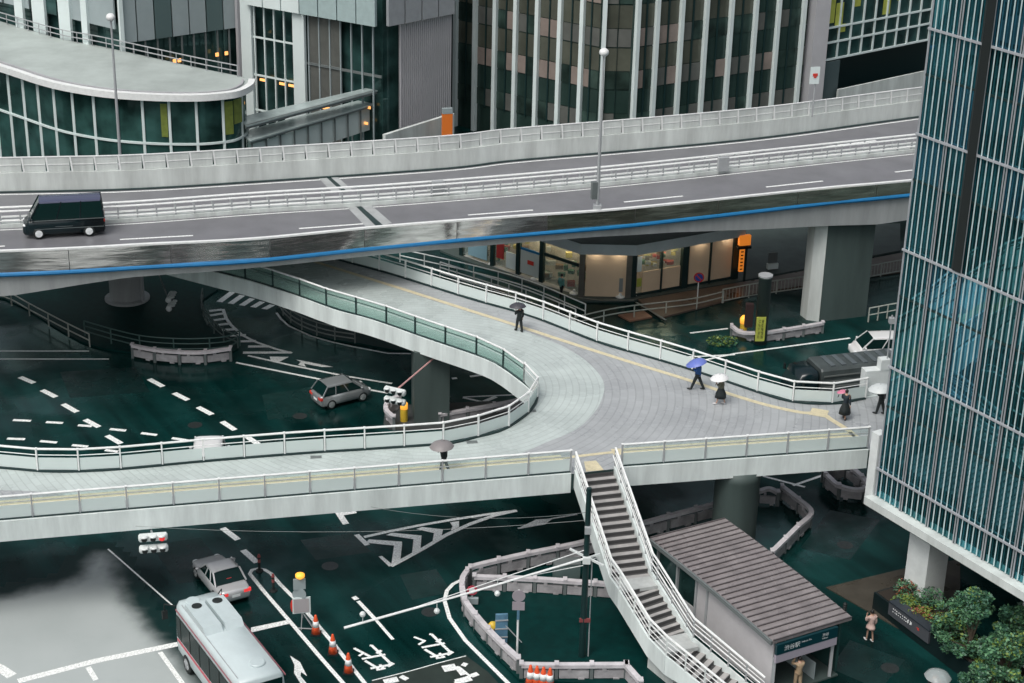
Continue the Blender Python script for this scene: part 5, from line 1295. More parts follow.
b = G(472, 603, .12); t = thing('small_round_sign', 'small red and white round sign on the nose of the island', 'road sign', b); q = MB(); q.tube([b, b+UPZ*.7], .05); q.build('post', mgrey, t); q = MB(); disc(q, b+Vector((0, -.08, .75)), .26, 0); disc(q, b+Vector((0, -.1, .75)), .15, 1); q.build('sign_face', [mat('pink_red', (.45, .06, .09), .5), letter], t); q = MB(); q.box(b+Vector((.05, -.1, .2)), (.5, .2, .3)); q.build('white_plate', panel_grey, t)
b = G(566, 587, .12); t = thing('equipment_cabinet', 'grey green equipment cabinet standing behind the utility pole', 'cabinet', b); q = MB(); q.box(b+Vector((0, .3, .62)), (1.25, .6, 1.24), R(10)); q.build('body', mat('cabinet_green', (.10, .145, .14), .5, var=.15), t); q = MB(); q.box(b+Vector((0, .3, 1.27)), (1.32, .68, .06), R(10)); q.build('lid', dgrey, t)

# ------------------------------------------------------------------ vehicles (x forward, origin on the ground)
def wheel(parent, x, y, r, wd, rimm=chrome):
    q = MB(); s = 1 if y > 0 else -1; n = 18; prof = [(r*.6, -wd/2), (r*.95, -wd/2), (r, -wd/3), (r, wd/3), (r*.95, wd/2), (r*.6, wd/2)]
    vs = []; fs = []
    for rr_, yy in prof:
        for k in range(n): vs.append((x+math.cos(2*math.pi*k/n)*rr_, y+yy, r+math.sin(2*math.pi*k/n)*rr_))
    for i in range(len(prof)-1):
        for k in range(n): fs.append((i*n+k, i*n+(k+1) % n, (i+1)*n+(k+1) % n, (i+1)*n+k))
    q.add(vs, fs); wo_ = q.build('wheel', black, parent, True)
    q = MB(); disc(q, Vector((x, y+s*wd*.42, r)), r*.64, 0, .04); 
    for k in range(5):
        a = k*2*math.pi/5; q.beam(Vector((x, y+s*(wd*.45+.01), r)), Vector((x+math.cos(a)*r*.58, y+s*(wd*.45+.01), r+math.sin(a)*r*.58)), .05, .05)
    q.build('rim', rimm, wo_)
def body_loft(st):           # stations (x, half width, z bottom, z top)
    q = MB(); vs = []; fs = []; m_ = 12
    for x, hw, zb, zt in st:
        h = zt-zb
        pr = [(-.86, 0), (-.97, .10), (-1, .35), (-.985, .70), (-.93, .92), (-.80, 1.0), (.80, 1.0), (.93, .92), (.985, .70), (1, .35), (.97, .10), (.86, 0)]
        vs += [(x, p[0]*hw, zb+p[1]*h) for p in pr]
    for i in range(len(st)-1):
        for k in range(m_): fs.append((i*m_+k, i*m_+(k+1) % m_, (i+1)*m_+(k+1) % m_, (i+1)*m_+k))
    fs += [tuple(range(m_)), tuple((len(st)-1)*m_+k for k in range(m_))]
    return q.add(vs, fs)
def car(name, label, cat, paintm, L, W, H, belt, hood, xs, rimm=chrome, roofm=None, tail_on=True, group=None, wr=.31, zb=.22):
    """xs = belt-line front/rear of the cabin and roof front/rear, as x"""
    t = thing(name, label, cat, (0, 0, 0), group); hw = W/2; F = L/2
    bf, br, rf_, rr_ = xs
    st = [(-F, hw*.78, zb+.12, belt*.92), (-F+.10, hw*.92, zb, belt*.985), (-F+.5, hw*.99, zb, belt), (br, hw, zb, belt+.01), (0, hw, zb, belt), (bf, hw, zb, belt-.01), (bf+.3*(F-bf), hw*.985, zb, hood+.6*(belt-hood)), (F-.35, hw*.95, zb, hood), (F-.1, hw*.86, zb+.02, hood*.88), (F, hw*.7, zb+.12, hood*.74)]
    body_loft(st).build('body', paintm, t, True)
    tw_, bw = hw*.80, hw*.94; zt = H-.05; zb2 = belt-.02
    B = [Vector((bf, bw, zb2)), Vector((bf, -bw, zb2)), Vector((br, -bw, zb2)), Vector((br, bw, zb2))]
    T = [Vector((rf_, tw_, zt)), Vector((rf_, -tw_, zt)), Vector((rr_, -tw_, zt)), Vector((rr_, tw_, zt))]
    for i, nm in ((0, 'windscreen'), (1, 'side_window'), (2, 'rear_window'), (3, 'side_window')):
        j = (i+1) % 4; q = MB(); q.quad(B[i], B[j], T[j], T[i]); q.build(nm, carglass, t)
    q = MB()
    for k in range(4): q.beam(B[k], T[k]+Vector((0, 0, .01)), .07, .07)
    for s in (1, -1):
        for f in (.36, .68):
            q.beam(B[0].lerp(B[3], f) if s > 0 else B[1].lerp(B[2], f), T[0].lerp(T[3], f) if s > 0 else T[1].lerp(T[2], f), .05, .06)
    q.build('pillars', paintm, t)
    q = MB(); n = 6; vs = []; fs = []
    for i in range(n+1):
        x = rf_+(rr_-rf_)*i/n
        for j in range(7):
            y = -tw_*1.02+2*tw_*1.02*j/6; vs.append((x, y, zt-.01+.07*(1-(2*j/6-1)**2)**.5*(1-.35*abs(2*i/n-1)**2)))
    for i in range(n):
        for j in range(6): fs.append((i*7+j, i*7+j+1, i*7+j+8, i*7+j+7))
    q.add(vs, fs); ed_ = [tuple(v) for v in vs]
    q.strip([Vector(vs[i*7]) for i in range(n+1)], [Vector(vs[i*7])-UPZ*.05 for i in range(n+1)]); q.strip([Vector(vs[i*7+6]) for i in range(n+1)], [Vector(vs[i*7+6])-UPZ*.05 for i in range(n+1)])
    q.build('roof', roofm or paintm, t, True)
    for x in (F*.62, -F*.6):
        for y in (hw-.10, -hw+.10): wheel(t, x, y, wr, .2, rimm)
    for s in (1, -1):
        q = MB(); q.ball((F-.14, s*hw*.66, hood*.80), (.14, .18, .09), 0, 8, 5); q.build('headlight', letter, t, True)
        q = MB(); q.box((-F+.06, s*hw*.70, belt*.80), (.14, .36, .16)); q.build('tail_light', redlamp if tail_on else red, t)
        q = MB(); q.ball((bf-.15, s*(hw+.10), belt+.08), (.08, .12, .08), 0, 8, 5); q.build('mirror', paintm, t, True)
    q = MB(); q.box((-F+.02, 0, belt*.62), (.05, .42, .14)); q.build('number_plate', letter, t)
    q = MB(); q.box((0, hw-.005, belt*.62), (1.0, .02, .02)); q.box((0, -hw+.005, belt*.62), (1.0, .02, .02)); q.build('door_trim', dgrey, t)
    return t
# silver saloon, heading up-left
t = car('parked_car', 'silver saloon car with lit red tail lights ahead of the bus', 'car', silver, 4.0, 1.66, 1.38, .86, .72, (.75, -1.35, .15, -.80))
q = MB(); q.box((-1.1, 0, 1.02), (.06, .26, .05)); q.build('brake_light', redlamp, t)
place(t, G(221, 586, 0), R(121))
# hatchback under the walkway
t = car('hatchback', 'grey hatchback with a red tail light driving under the walkway loop', 'car', darksilver, 3.45, 1.55, 1.48, .92, .80, (1.1, -1.6, .4, -1.2), tail_on=False)
a, b = G(337, 405.5, 0), G(369, 397.5, 0); dv = b-a; ang = math.atan2(dv.y, dv.x); place(t, G(344, 403, 0)+Vector((-math.sin(ang), math.cos(ang), 0))*.35, ang)
# dark van on the expressway
t = car('van', 'dark high roofed van driving left on the near expressway lane', 'van', navy, 4.75, 1.8, 2.25, 1.18, 1.02, (1.95, -2.3, 1.35, -2.2), letter, vanroof, False, None, .34)
q = MB(); q.box((-.3, .89, .62), (4.0, .03, .03)); q.box((-.3, .9, 1.14), (4.2, .03, .035)); q.build('side_trim', dgrey, t)
place(t, G(65, 236, EZ+.01), R(14+180))
a = t.location + Vector((math.sin(R(14)), -math.cos(R(14)), 0))*-.55; t.location = a
# white minivan at right, half hidden by the tower
t = car('minivan', 'white minivan half hidden behind the glass tower', 'van', whitecar, 4.0, 1.65, 1.62, .95, .82, (1.5, -2.1, .8, -1.95), chrome, whitecar, False)
place(t, G(880, 357, 0), R(188))
# white vehicle behind the loop railing
t = car('kei_van', 'small white van whose roof rises behind the loop railing', 'van', whitecar, 3.4, 1.85, 1.95, 1.05, .95, (1.3, -1.65, .9, -1.55), chrome, whitecar, False)
place(t, G(208, 480, 0)+Vector((0, .6, 0)), R(97))
# dark truck beyond the far railing
t = thing('truck', 'long dark truck with ribbed grey box parked beyond the far railing', 'truck', (0, 0, 0))
body_loft([(-3.4, 1.1, .75, 2.45), (-3.3, 1.12, .7, 2.5), (2.0, 1.12, .7, 2.5), (2.1, 1.1, .75, 2.45)]).build('cargo_box', mat('grey_tarpaulin', (.06, .075, .075), .5, var=.4, vscale=1), t)
q = MB()
for k in range(7): q.box((-3.1+k*.72, 0, 2.52), (.3, 1.5, .1))
q.build('roof_ribs', mat('roof_rib_grey', (.10, .12, .13), .4, var=.2), t)
for z_ in (1.0, 1.35, 1.7, 2.05):
    q = MB(); q.box((-.65, 1.13, z_), (5.2, .05, .08)); q.box((-.65, -1.13, z_), (5.2, .05, .08)); q.build('side_rib', mat('side_rib_grey', (.14, .155, .15), .5), t)
body_loft([(2.2, 1.0, .5, 2.3), (2.35, 1.05, .45, 2.35), (3.3, 1.05, .45, 2.25), (3.7, 1.0, .45, 1.5), (3.8, .9, .5, 1.2)]).build('cab', navy, t, True)
q = MB(); q.quad((3.36, .85, 2.12), (3.36, -.85, 2.12), (3.72, -.88, 1.5), (3.72, .88, 1.5)); q.build('windscreen', carglass, t)
for x in (2.9, -1.6, -2.6):
    for y in (.95, -.95): wheel(t, x, y, .42, .28, dgrey)
q = MB(); q.box((3.4, 1.3, 1.9), (.08, .2, .35)); q.box((3.4, -1.3, 1.9), (.08, .2, .35)); q.build('mirror', black, t)
a, b = G(790, 372, 1.2), G(880, 362, 1.2); dv = a-b; ang = math.atan2(dv.y, dv.x); m_ = G(842, 397, 0); place(t, m_, ang)

# bus
t = thing('bus', 'white city bus with rooftop units and a red side stripe, seen from its rear', 'bus', (0, 0, 0))
BL, BW, BH = 7.5, 2.25, 3.0
q = body_loft([(-BL/2, BW/2*.93, .4, BH-.12), (-BL/2+.08, BW/2*.99, .32, BH-.03), (-BL/2+.3, BW/2, .3, BH), (BL/2-.9, BW/2, .3, BH), (BL/2-.35, BW/2*.98, .3, BH-.03), (BL/2-.08, BW/2*.9, .32, BH-.1), (BL/2, BW/2*.8, .4, BH-.3)])
q.build('body', mat('bus_white', (.50, .58, .59), .35, spec=.5, var=.08, vscale=.8), t, True)
for s in (1, -1):
    q = MB(); q.box((-.05, s*(BW/2+.012), 1.95), (6.6, .02, 1.15)); q.build('window_band', mat('bus_glass', (.002, .014, .013), .22, spec=.1), t)
    for k in range(6):
        q = MB(); q.box((-3.0+k*1.15, s*(BW/2+.028), 1.95), (.07, .012, 1.15)); q.build('window_pillar', black, t)
    q = MB(); q.box((-.2, s*(BW/2+.012), 1.22), (6.9, .02, .12)); q.build('red_stripe', mat('pinkish_red_stripe', (.50, .07, .10), .4), t)
    q = MB(); q.box((-.2, s*(BW/2-.005), 2.72), (7.0, .03, .07)); q.build('red_line', mat('dull_red_line', (.33, .12, .14), .4), t)
    q = MB(); q.tube([(BL/2-.1, s*BW*.45, 2.7), (BL/2+.35, s*(BW/2+.25), 2.65), (BL/2+.35, s*(BW/2+.25), 2.3)], .03, 5); q.box((BL/2+.35, s*(BW/2+.25), 2.1), (.12, .25, .42)); q.build('mirror', black, t)
    for x in (BL/2-1.5, -BL/2+1.7): wheel(t, x, s*(BW/2-.13), .45, .28, mgrey)
    q = MB(); q.box((-BL/2+.02, s*.85, .9), (.06, .2, .35)); q.build('tail_light', red, t)
q = MB(); q.box((-BL/2+.03, 0, 2.1), (.1, 1.9, 1.2)); q.build('rear_window', carglass, t)
q = MB(); q.quad((BL/2-.02, .85, 1.3), (BL/2-.02, -.85, 1.3), (BL/2-.10, -.9, 2.6), (BL/2-.10, .9, 2.6)); q.build('windscreen', carglass, t)
busroof = mat('roof_unit_white', (.48, .56, .57), .4, var=.1, vscale=1.2)
for s in (1, -1):
    q = MB(); x0, x1, y0, y1 = .35, 2.75, s*.07, s*.90
    pr = [(x0-.14, -.02), (x0+.14, .28), (x1-.1, .28), (x1+.05, -.02)]
    vs = [(x, y, BH+z) for y in (y0, y1) for x, z in pr]; q.add(vs, [(0, 1, 2, 3), (7, 6, 5, 4), (0, 4, 5, 1), (1, 5, 6, 2), (2, 6, 7, 3), (3, 7, 4, 0)])
    ru = q.build('roof_unit', busroof, t); q = MB(); q.lathe((2.3, (y0+y1)/2, BH+.27), [(.23, 0), (.23, .03), (.1, .03)], 18); q.build('fan', black, ru)
for x, y in ((-2.75, -.25), (3.15, .35)):
    q = MB(); q.lathe((x, y, BH-.02), [(.34, 0), (.34, .08), (.3, .11)], 20); q.build('roof_hatch', busroof, t)
q = MB(); q.run([Vector((x, y, BH+.004)) for x, y in ((-3.4, .9), (3.1, .9))], .03, .02); q.run([Vector((x, y, BH+.004)) for x, y in ((-3.4, -.9), (3.1, -.9))], .03, .02); q.build('roof_seam', mgrey, t)
rear = (G(238, 684, 2.9)+G(284, 673.5, 2.9))/2; fd = Vector((math.cos(R(121)), math.sin(R(121)), 0))
pos = rear+fd*(BL/2); pos.z = 0; place(t, pos, R(121))

# ------------------------------------------------------------------ people
def ssurf(verts, edges, radii, m, name, parent, sub=1):
    me = bpy.data.meshes.new(name); me.from_pydata(verts, edges, [])
    o = bpy.data.objects.new(name, me); COL.objects.link(o)
    sm = o.modifiers.new('skin', 'SKIN'); sm.use_smooth_shade = True
    for i, d_ in enumerate(me.skin_vertices[0].data):
        d_.radius = radii[i] if isinstance(radii[i], tuple) else (radii[i], radii[i]); d_.use_root = (i == 0)
    ss = o.modifiers.new('sub', 'SUBSURF'); ss.levels = sub; ss.render_levels = sub
    dg = bpy.context.evaluated_depsgraph_get(); me2 = bpy.data.meshes.new_from_object(o.evaluated_get(dg))
    bpy.data.objects.remove(o)
    return me2
def mesh_into(mb, me, m=0):
    mb.add([tuple(v.co) for v in me.vertices], [list(p.vertices) for p in me.polygons], m); bpy.data.meshes.remove(me)
def person(label, loc, heading, top_m, leg_m, H=1.62, stride=.25, skirt=None, arms=('hold', 'down'), hat=None, bag=None, shoe=black):
    """x forward; body, face, hands in one mesh; jacket, trousers or skirt, shoes and hair as children"""
    t = thing('person', label, 'person', (0, 0, 0), 'pedestrians'); k = H*1.05/1.7
    hip, ch, neck, head = .90*k, 1.28*k, 1.44*k, 1.58*k
    def leg(s, fwd):
        return [(.02*k, s*.09*k, hip-.04), (fwd*.45+.05*abs(fwd), s*.095*k, .48*k), (fwd-.03*k, s*.10*k, .08*k), (fwd+.13*k, s*.11*k, .03*k)]
    lL, lR = leg(1, stride), leg(-1, -stride)
    def arm(s, mode):
        sh = (0, s*.185*k, 1.38*k)
        if mode == 'hold': return [sh, (.08*k, s*.23*k, 1.12*k), (.24*k, s*.12*k, 1.25*k), (.27*k, s*.10*k, 1.33*k)]
        if mode == 'up': return [sh, (.16*k, s*.30*k, 1.30*k), (.16*k, s*.16*k, 1.55*k), (.14*k, s*.12*k, 1.62*k)]
        return [sh, (-.05*k, s*.24*k, 1.10*k), (.04*k, s*.25*k, .86*k), (.06*k, s*.245*k, .78*k)]
    aL, aR = arm(1, arms[0]), arm(-1, arms[1])
    V = [(0, 0, hip), (0, 0, 1.08*k), (-.01, 0, ch), (0, 0, 1.40*k), (.01*k, 0, neck), (.03*k, 0, 1.53*k), (.03*k, 0, 1.62*k)]
    Rr = [(.10*k, .085*k), (.10*k, .085*k), (.14*k, .10*k), (.11*k, .09*k), (.055*k, .055*k), (.085*k, .08*k), (.085*k, .085*k)]
    Ed = [(i, i+1) for i in range(6)]
    for lg in (lL, lR):
        o = len(V); V += lg; Rr += [.07*k, .052*k, .038*k, .035*k]; Ed += [(0, o), (o, o+1), (o+1, o+2), (o+2, o+3)]
    for am in (aL, aR):
        o = len(V); V += am; Rr += [.055*k, .042*k, .03*k, .028*k]; Ed += [(3, o), (o, o+1), (o+1, o+2), (o+2, o+3)]
    mb = MB(); mesh_into(mb, ssurf(V, Ed, Rr, 0, 'b', t))
    hx, hz = .035*k, 1.585*k
    mb.ball((hx, 0, hz), (.088*k, .075*k, .108*k), 0, 12, 8); mb.ball((hx+.088*k, 0, hz-.01*k), (.018*k, .012*k, .02*k), 0, 6, 4)
    for s in (1, -1):
        mb.ball((hx+.078*k, s*.03*k, hz+.012*k), (.012*k, .014*k, .009*k), 1, 6, 4); mb.ball((hx, s*.077*k, hz-.01*k), (.02*k, .01*k, .028*k), 0, 6, 4)
    mb.box((hx+.083*k, 0, hz-.048*k), (.012*k, .042*k, .01*k), 0, 2)
    for s, am in ((1, aL), (-1, aR)):
        e = Vector(am[3]); d_ = (e-Vector(am[2])).normalized(); sd_ = d_.cross(Vector((1, 0, 0.2))).normalized(); cu_ = d_.cross(sd_)
        mb.ball(e+d_*.03*k, (.03*k, .03*k, .035*k), 0, 8, 5)
        for j, ln in enumerate((.062, .072, .068, .052)):
            p = e+d_*.045*k+sd_*((j-1.5)*.017*k); mb.tube([p, p+d_*ln*.5*k+cu_*.012*k, p+d_*ln*.8*k+cu_*.035*k], [.009*k, .008*k, .006*k], 5)
        p = e+d_*.015*k+sd_*(-.028*k*s); mb.tube([p, p+d_*.03*k-sd_*.018*k*s+cu_*.02*k, p+d_*.05*k-sd_*.012*k*s+cu_*.03*k], [.010*k, .009*k, .007*k], 5)
    mb.build('body', [skin_m, letter_dk, mat('lip', (.32, .12, .10), .5)], t, True)
    # jacket
    V = [(0, 0, hip-.17), (0, 0, 1.08*k), (-.01, 0, ch), (0, 0, 1.405*k)]; Rr = [(.185*k, .165*k), (.175*k, .15*k), (.195*k, .15*k), (.11*k, .095*k)]; Ed = [(0, 1), (1, 2), (2, 3)]
    for am in (aL, aR):
        o = len(V); V += am[:3]; Rr += [.085*k, .072*k, .058*k]; Ed += [(3, o), (o, o+1), (o+1, o+2)]
    mb = MB(); mesh_into(mb, ssurf(V, Ed, Rr, 0, 'j', t)); mb.build('jacket', top_m, t, True)
    if skirt:
        z0_, r0, r1 = skirt
        mb = MB(); n = 18; vs = []; fs = []
        for i, (z, r_) in enumerate(((hip+.12*k, .15*k), (hip-.05*k, .20*k), ((hip+z0_)/2, (r0+r1)/2), (z0_, r1), (z0_+.01, r1*.9))):
            for j in range(n):
                a = 2*math.pi*j/n; rp = r_*(1+(.05 if i in (2, 3) else 0)*math.sin(a*6)); vs.append((math.cos(a)*rp, math.sin(a)*rp*.86, z))
        for i in range(4):
            for j in range(n): fs.append((i*n+j, i*n+(j+1) % n, (i+1)*n+(j+1) % n, (i+1)*n+j))
        mb.add(vs, fs); mb.build('skirt', leg_m, t, True)
    else:
        V = [(0, 0, hip+.10)]; Rr = [(.15*k, .13*k)]; Ed = []
        for lg in (lL, lR):
            o = len(V); V += [lg[0], lg[1], (lg[2][0]+.01, lg[2][1], .035*k)]; Rr += [.118*k, .092*k, .072*k]; Ed += [(0, o), (o, o+1), (o+1, o+2)]
        mb = MB(); mesh_into(mb, ssurf(V, Ed, Rr, 0, 't', t)); mb.build('trousers', leg_m, t, True)
    for lg in (lL, lR):
        mb = MB(); a, b = Vector(lg[2]), Vector(lg[3]); c = (a+b)/2; mb.ball((c.x+.01, c.y, .05*k), (.145*k, .055*k, .05*k), 0, 10, 6); mb.build('shoe', shoe, t, True)
    mb = MB(); mb.ball((hx-.018*k, 0, hz+.028*k), (.102*k, .096*k, .112*k), 0, 12, 8); mb.build('hair', hat or hair_m, t, True)
    if bag:
        mb = MB(); mb.ball((-.19*k, 0, 1.15*k), (.10*k, .15*k, .2*k), 0, 10, 7); mb.build('backpack', bag, t, True)
    place(t, loc, heading); return t
def umbrella(label, loc, heading, m, r=.52, z=1.72, tilt=.15, hand=(.27, .10, 1.30), rib=None):
    t = thing('umbrella', label, 'umbrella', (0, 0, 0), 'umbrellas held by pedestrians')
    mb = MB(); n = 24; vs = []; fs = []; lev = 6; cx_, cy_ = hand[0]*.45, hand[1]*.6
    for i in range(lev+1):
        a = (i/lev)*1.15
        for j in range(n):
            th = 2*math.pi*j/n; sc_ = abs(math.cos(th*4)); rr_ = r*math.sin(a)/math.sin(1.15)*(.94+.06*sc_)
            vs.append((cx_+math.cos(th)*rr_-tilt*(1-math.cos(a))*0+0, cy_+math.sin(th)*rr_, z-.40*r/.52*(1-math.cos(a))/(1-math.cos(1.15))*.62+math.cos(th)*rr_*-tilt))
    for i in range(lev):
        for j in range(n): fs.append((i*n+j, i*n+(j+1) % n, (i+1)*n+(j+1) % n, (i+1)*n+j))
    mb.add(vs, fs); cnp = mb.build('canopy', m, t, True)
    mb = MB(); mb.tube([(hand[0], hand[1], hand[2]-.1), (cx_, cy_, z-.02), (cx_, cy_, z+.07)], .012, 6); mb.build('shaft', mgrey, t)
    mb = MB(); mb.tube([(hand[0], hand[1], hand[2]-.04), (hand[0]+.01, hand[1], hand[2]-.16), (hand[0]+.04, hand[1], hand[2]-.19)], .02, 6); mb.build('handle', black, t)
    mb = MB()
    for j in range(8):
        o = j*3; mb.tube([Vector(vs[lev*n+o]), Vector(vs[(lev//2)*n+o]), Vector(vs[o])], .007, 4)
    mb.build('ribs', rib or dgrey, cnp)
    place(t, loc, heading); return t
cl = lambda nm, c: mat('cloth_'+nm, c, .75, var=.15, vscale=6)
navyc, blackc, olive, bluec, beigec, tealc = cl('navy', (.012, .022, .032)), cl('black', (.010, .016, .017)), cl('olive', (.10, .10, .07)), cl('blue', (.015, .08, .26)), cl('beige', (.52, .38, .34)), cl('teal', (.12, .32, .30))
khaki = cl('khaki', (.34, .25, .16)); whitec = cl('white', (.6, .6, .6))
taup = mat('taupe_nylon', (.22, .205, .205), .5); bluen = mat('blue_nylon', (.13, .18, .52), .45); whiten = mat('white_nylon', (.72, .73, .73), .5); darkn = mat('dark_nylon', (.05, .05, .06), .5); pinkn = mat('pink_nylon', (.62, .20, .30), .5)
D_ = lambda x, y: G(x, y, DZ+.006)
person('pedestrian in dark clothes crossing the pale walkway near the front railing', D_(444, 472), R(185), blackc, blackc, 1.6, .22)
umbrella('taupe umbrella held over the pedestrian by the front railing', D_(444, 472), R(185), taup, .60, 1.70, .05)
person('pedestrian in a blue jacket and black trousers striding along the yellow strip', D_(697, 389.5), R(165), bluec, blackc, 1.66, .34)
umbrella('bright blue umbrella tilted forward over the blue jacket', D_(697, 389.5), R(165), bluen, .56, 1.80, .30)
person('pedestrian in an olive jacket and black skirt behind the blue umbrella', D_(720, 404), R(170), olive, blackc, 1.56, .22, (.38, .26, .30), shoe=whitec)
umbrella('white umbrella held over the olive jacket', D_(720, 404), R(170), whiten, .50, 1.74, .12)
person('pedestrian in a long dark coat with a pale scarf near the tower end', D_(844, 419), R(60), navyc, blackc, 1.6, .15, (.35, .26, .36))
umbrella('small pink umbrella raised beside the long dark coat', D_(842, 417), R(150), pinkn, .27, 1.56, .25)
person('pedestrian in black with a backpack close to the tower edge', D_(880, 414), R(150), blackc, blackc, 1.6, .2, None, ('hold', 'down'), None, darkn)
umbrella('white umbrella over the pedestrian with a backpack', D_(880, 414), R(150), mat('translucent_white_nylon', (.58, .62, .62), .4), .64, 1.72, .1)
person('pedestrian in black walking beside the far railing of the walkway', D_(519, 331.5), R(120), blackc, blackc, 1.55, .18)
umbrella('dark grey umbrella beside the far railing', D_(519, 331.5), R(120), darkn, .50, 1.76, .1)
person('pedestrian in a pale teal jacket at the shop window', G(561, 297, .14), R(40), tealc, blackc, 1.62, .16, arms=('down', 'down'))
person('pedestrian in a beige dress walking past the black planter', G(869, 641, 0), R(112), beigec, beigec, 1.6, .12, (.72, .20, .26), ('hold', 'down'), shoe=whitec)
person('attendant in khaki uniform with raised arms under the kiosk sign', G(797, 689, .09), R(110), khaki, khaki, 1.62, .08, None, ('up', 'hold'))
person('pedestrian in dark clothes under a clear umbrella at the lower right', G(931, 704, 0), R(-60), blackc, blackc, 1.6, .15)
umbrella('clear vinyl umbrella at the lower right', G(931, 704, 0), R(-60), brolly_clear, .60, 1.78, .05, rib=mgrey)

# ------------------------------------------------------------------ planter, plants and trees
def leaves(mb, c, r, n, size, rnd, mats=(0, 1), flat_=.5):
    c = Vector(c)
    for _ in range(n):
        d_ = Vector((rnd.gauss(0, 1), rnd.gauss(0, 1), rnd.gauss(0, 1))).normalized()*(rnd.random()**.4)
        p = c+Vector((d_.x*r[0], d_.y*r[1], d_.z*r[2]))
        a = Vector((rnd.gauss(0, 1), rnd.gauss(0, 1), rnd.gauss(0, flat_))).normalized(); b = a.cross(Vector((rnd.gauss(0, 1), rnd.gauss(0, 1), rnd.gauss(0, 1)))).normalized()
        s = size*rnd.uniform(.6, 1.3)
        mb.add([p-a*s*.6, p+b*s*.32, p+a*s*.6, p-b*s*.32], [(0, 1, 2, 3)], rnd.choice(mats))
rp = random.Random(11)
# planter box with sign
w0, w1 = G(872, 609, 0), G(939, 660, 0); dvp = (w1-w0); dvp.z = 0; un = dvp.normalized(); pn = Vector((-un.y, un.x, 0))
if pn.x < 0: pn = -pn
w1 = w0+un*9.5
pl = thing('planter', 'long black planter box with a lettered sign board on its side', 'planter', w0)
q = MB(); q.prism([w0, w1, w1+pn*2.0, w0+pn*2.0], 0, .95); q.build('box', mat('black_planter', (.006, .014, .015), .4), pl)
q = MB(); q.prism([w0+un*.1+pn*.1, w1+pn*.1, w1+pn*1.9, w0+un*.1+pn*1.9], .95, .98); q.build('soil', mat('soil', (.02, .015, .01), .9), pl)
sgd = MB(); s_a, s_b = w0+un*1.25-pn*.06, w0+un*4.15-pn*.06
q = MB(); q.beam(s_a+UPZ*.80, s_b+UPZ*.80, .10, .66); sb_ = q.build('sign_board', mat('charcoal_board', (.07, .075, .085), .45), pl)
q = MB(); q.beam(s_a+pn*.2+UPZ*1.16, s_b+pn*.2+UPZ*1.16, .55, .07); q.build('board_cap', mat('slate_cap', (.028, .036, .046), .4), sb_)
q = MB(); 
for k in range(10):
    c = s_a+un*(.35+k*.135)+UPZ*(.95-.0)-pn*.055
    for j in range(2):
        q.frame(c-UPZ*(.02+.15*j)+un*rp.uniform(-.02, .02), un*rp.uniform(.018, .032), pn*.006, UPZ*rp.uniform(.018, .034))
for k in range(2): q.frame(s_a+un*(1.42+.22*k)+UPZ*.85-pn*.055, un*.045, pn*.006, UPZ*.06)
q.build('lettering', letter, sb_)
q = MB()
for dx, dz in ((0, .03), (.09, .03), (.04, -.05), (.12, -.04)): q.frame(s_a+un*(2.08+dx)+UPZ*(.85+dz)-pn*.055, un*.03, pn*.006, UPZ*.022)
q.build('red_mark', red, sb_)
# planting in the box: individual shrubs
lab = ('rust tipped shrub at the left end of the black planter', 'lime ground cover shrub behind the lettered board', 'lime shrub at the middle of the black planter', 'bushy green shrub against the white tower column', 'rust flecked shrub near the end of the lettered board')
for i, (s, o_, rr_, hh, ms) in enumerate(((.8, 1.3, .65, .45, (0, 1, 3)), (1.5, .7, .7, .22, (2, 2, 0)), (2.7, .7, .75, .22, (2, 2, 3)), (2.2, 1.5, .8, .6, (0, 1, 0)), (3.7, .9, .7, .35, (0, 2, 3)))):
    c = w0+un*s+pn*o_; t = thing('shrub', lab[i], 'shrub', c+UPZ*.97, 'shrubs in the black planter'); q = MB()
    leaves(q, c+UPZ*(.97+hh*.7), (rr_, rr_*.8, hh), 420, .13, rp, ms); q.build('foliage', [leafA, leafB, leafC, flower], t)
    q = MB()
    for k in range(4): q.tube([c+UPZ*.97, c+Vector((rp.uniform(-.3, .3), rp.uniform(-.3, .3), .97+hh))], .015, 4)
    q.build('stems', bark, t)
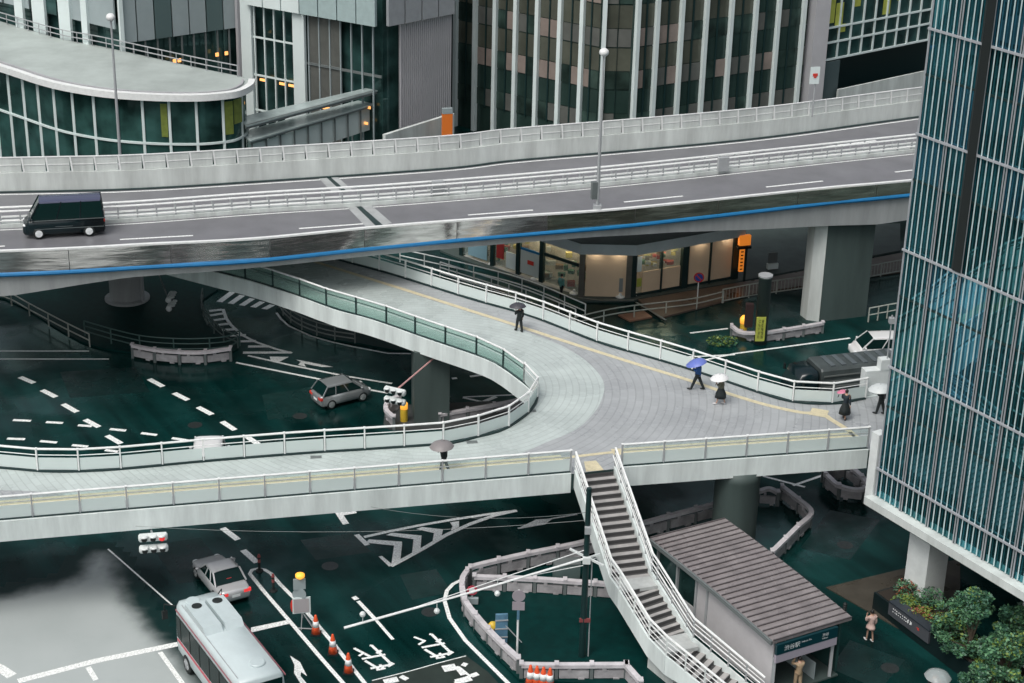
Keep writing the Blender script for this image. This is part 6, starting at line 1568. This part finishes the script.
# trees at the lower right
def tree(label, base, h, cw, n, seed, name='tree'):
    rnd = random.Random(seed); t = thing(name, label, 'tree', base, 'trees in front of the tower')
    b = Vector(base); q = MB(); q.tube([b, b+Vector((.05, 0, h*.35)), b+Vector((0, .1, h*.75))], [.11, .08, .03], 8); tr_ = q.build('trunk', bark, t)
    cl_ = []
    for k in range(26):
        a = rnd.uniform(0, 6.28); rr_ = cw*rnd.uniform(.1, 1.05); z = h*rnd.uniform(.25, .98); rr_ *= (1.1-abs(z/h-.55)*1.2)
        cl_.append(b+Vector((math.cos(a)*rr_, math.sin(a)*rr_, z)))
    q = MB()
    for c in cl_: q.tube([b+UPZ*(h*.25+.2*c.z*.6), c], [.035, .01], 5)
    q.build('branches', bark, t)
    q = MB()
    for c in cl_:
        r_ = cw*rnd.uniform(.2, .36); leaves(q, c, (r_, r_, r_*.8), n, .15, rnd, rnd.choice(((0, 0, 1), (1, 1, 0), (0, 0, 2, 1), (0, 1))))
    q.build('crown', [leafA, leafB, leafC], t); return t
for i, (px, h, cw, lb) in enumerate((((966, 672), 4.3, 1.35, 'tall leafy tree nearest the white tower column'), ((1002, 700), 3.6, 1.45, 'leafy tree at the middle of the group in the lower right'), ((1036, 700), 3.6, 1.5, 'leafy tree cut by the right edge of the frame'), ((1012, 668), 3.2, 1.2, 'dark leafy tree at the back under the tower soffit'), ((980, 712), 2.4, 1.1, 'low leafy tree in front at the lower right'), ((948, 655), 3.0, .95, 'slim leafy tree beside the end of the lettered board'))):
    tree(lb, G(*px, 0.1), h, cw, 200, 40+i)
q = MB()
for k in range(26):
    c = w0+un*(4.6+k*.34)+pn*(.35+rp.uniform(-.15, .3)); leaves(q, c+UPZ*1.02, (.34, .3, .16), 120, .12, rp, (2, 0, 2))
gc = struct(q.build('ground_cover', [leafA, leafB, leafC]), 'stuff')
# small planting beside the side road
c = G(722, 345, 0); t = thing('bush', 'low green bush beside the small white guard rail', 'shrub', c); q = MB(); leaves(q, c+UPZ*.3, (1.1, .6, .35), 500, .16, rp, (0, 1, 2)); q.build('foliage', [leafA, leafB, leafC], t); q = MB(); q.tube([c, c+UPZ*.5], .03, 5); q.build('stems', bark, t)
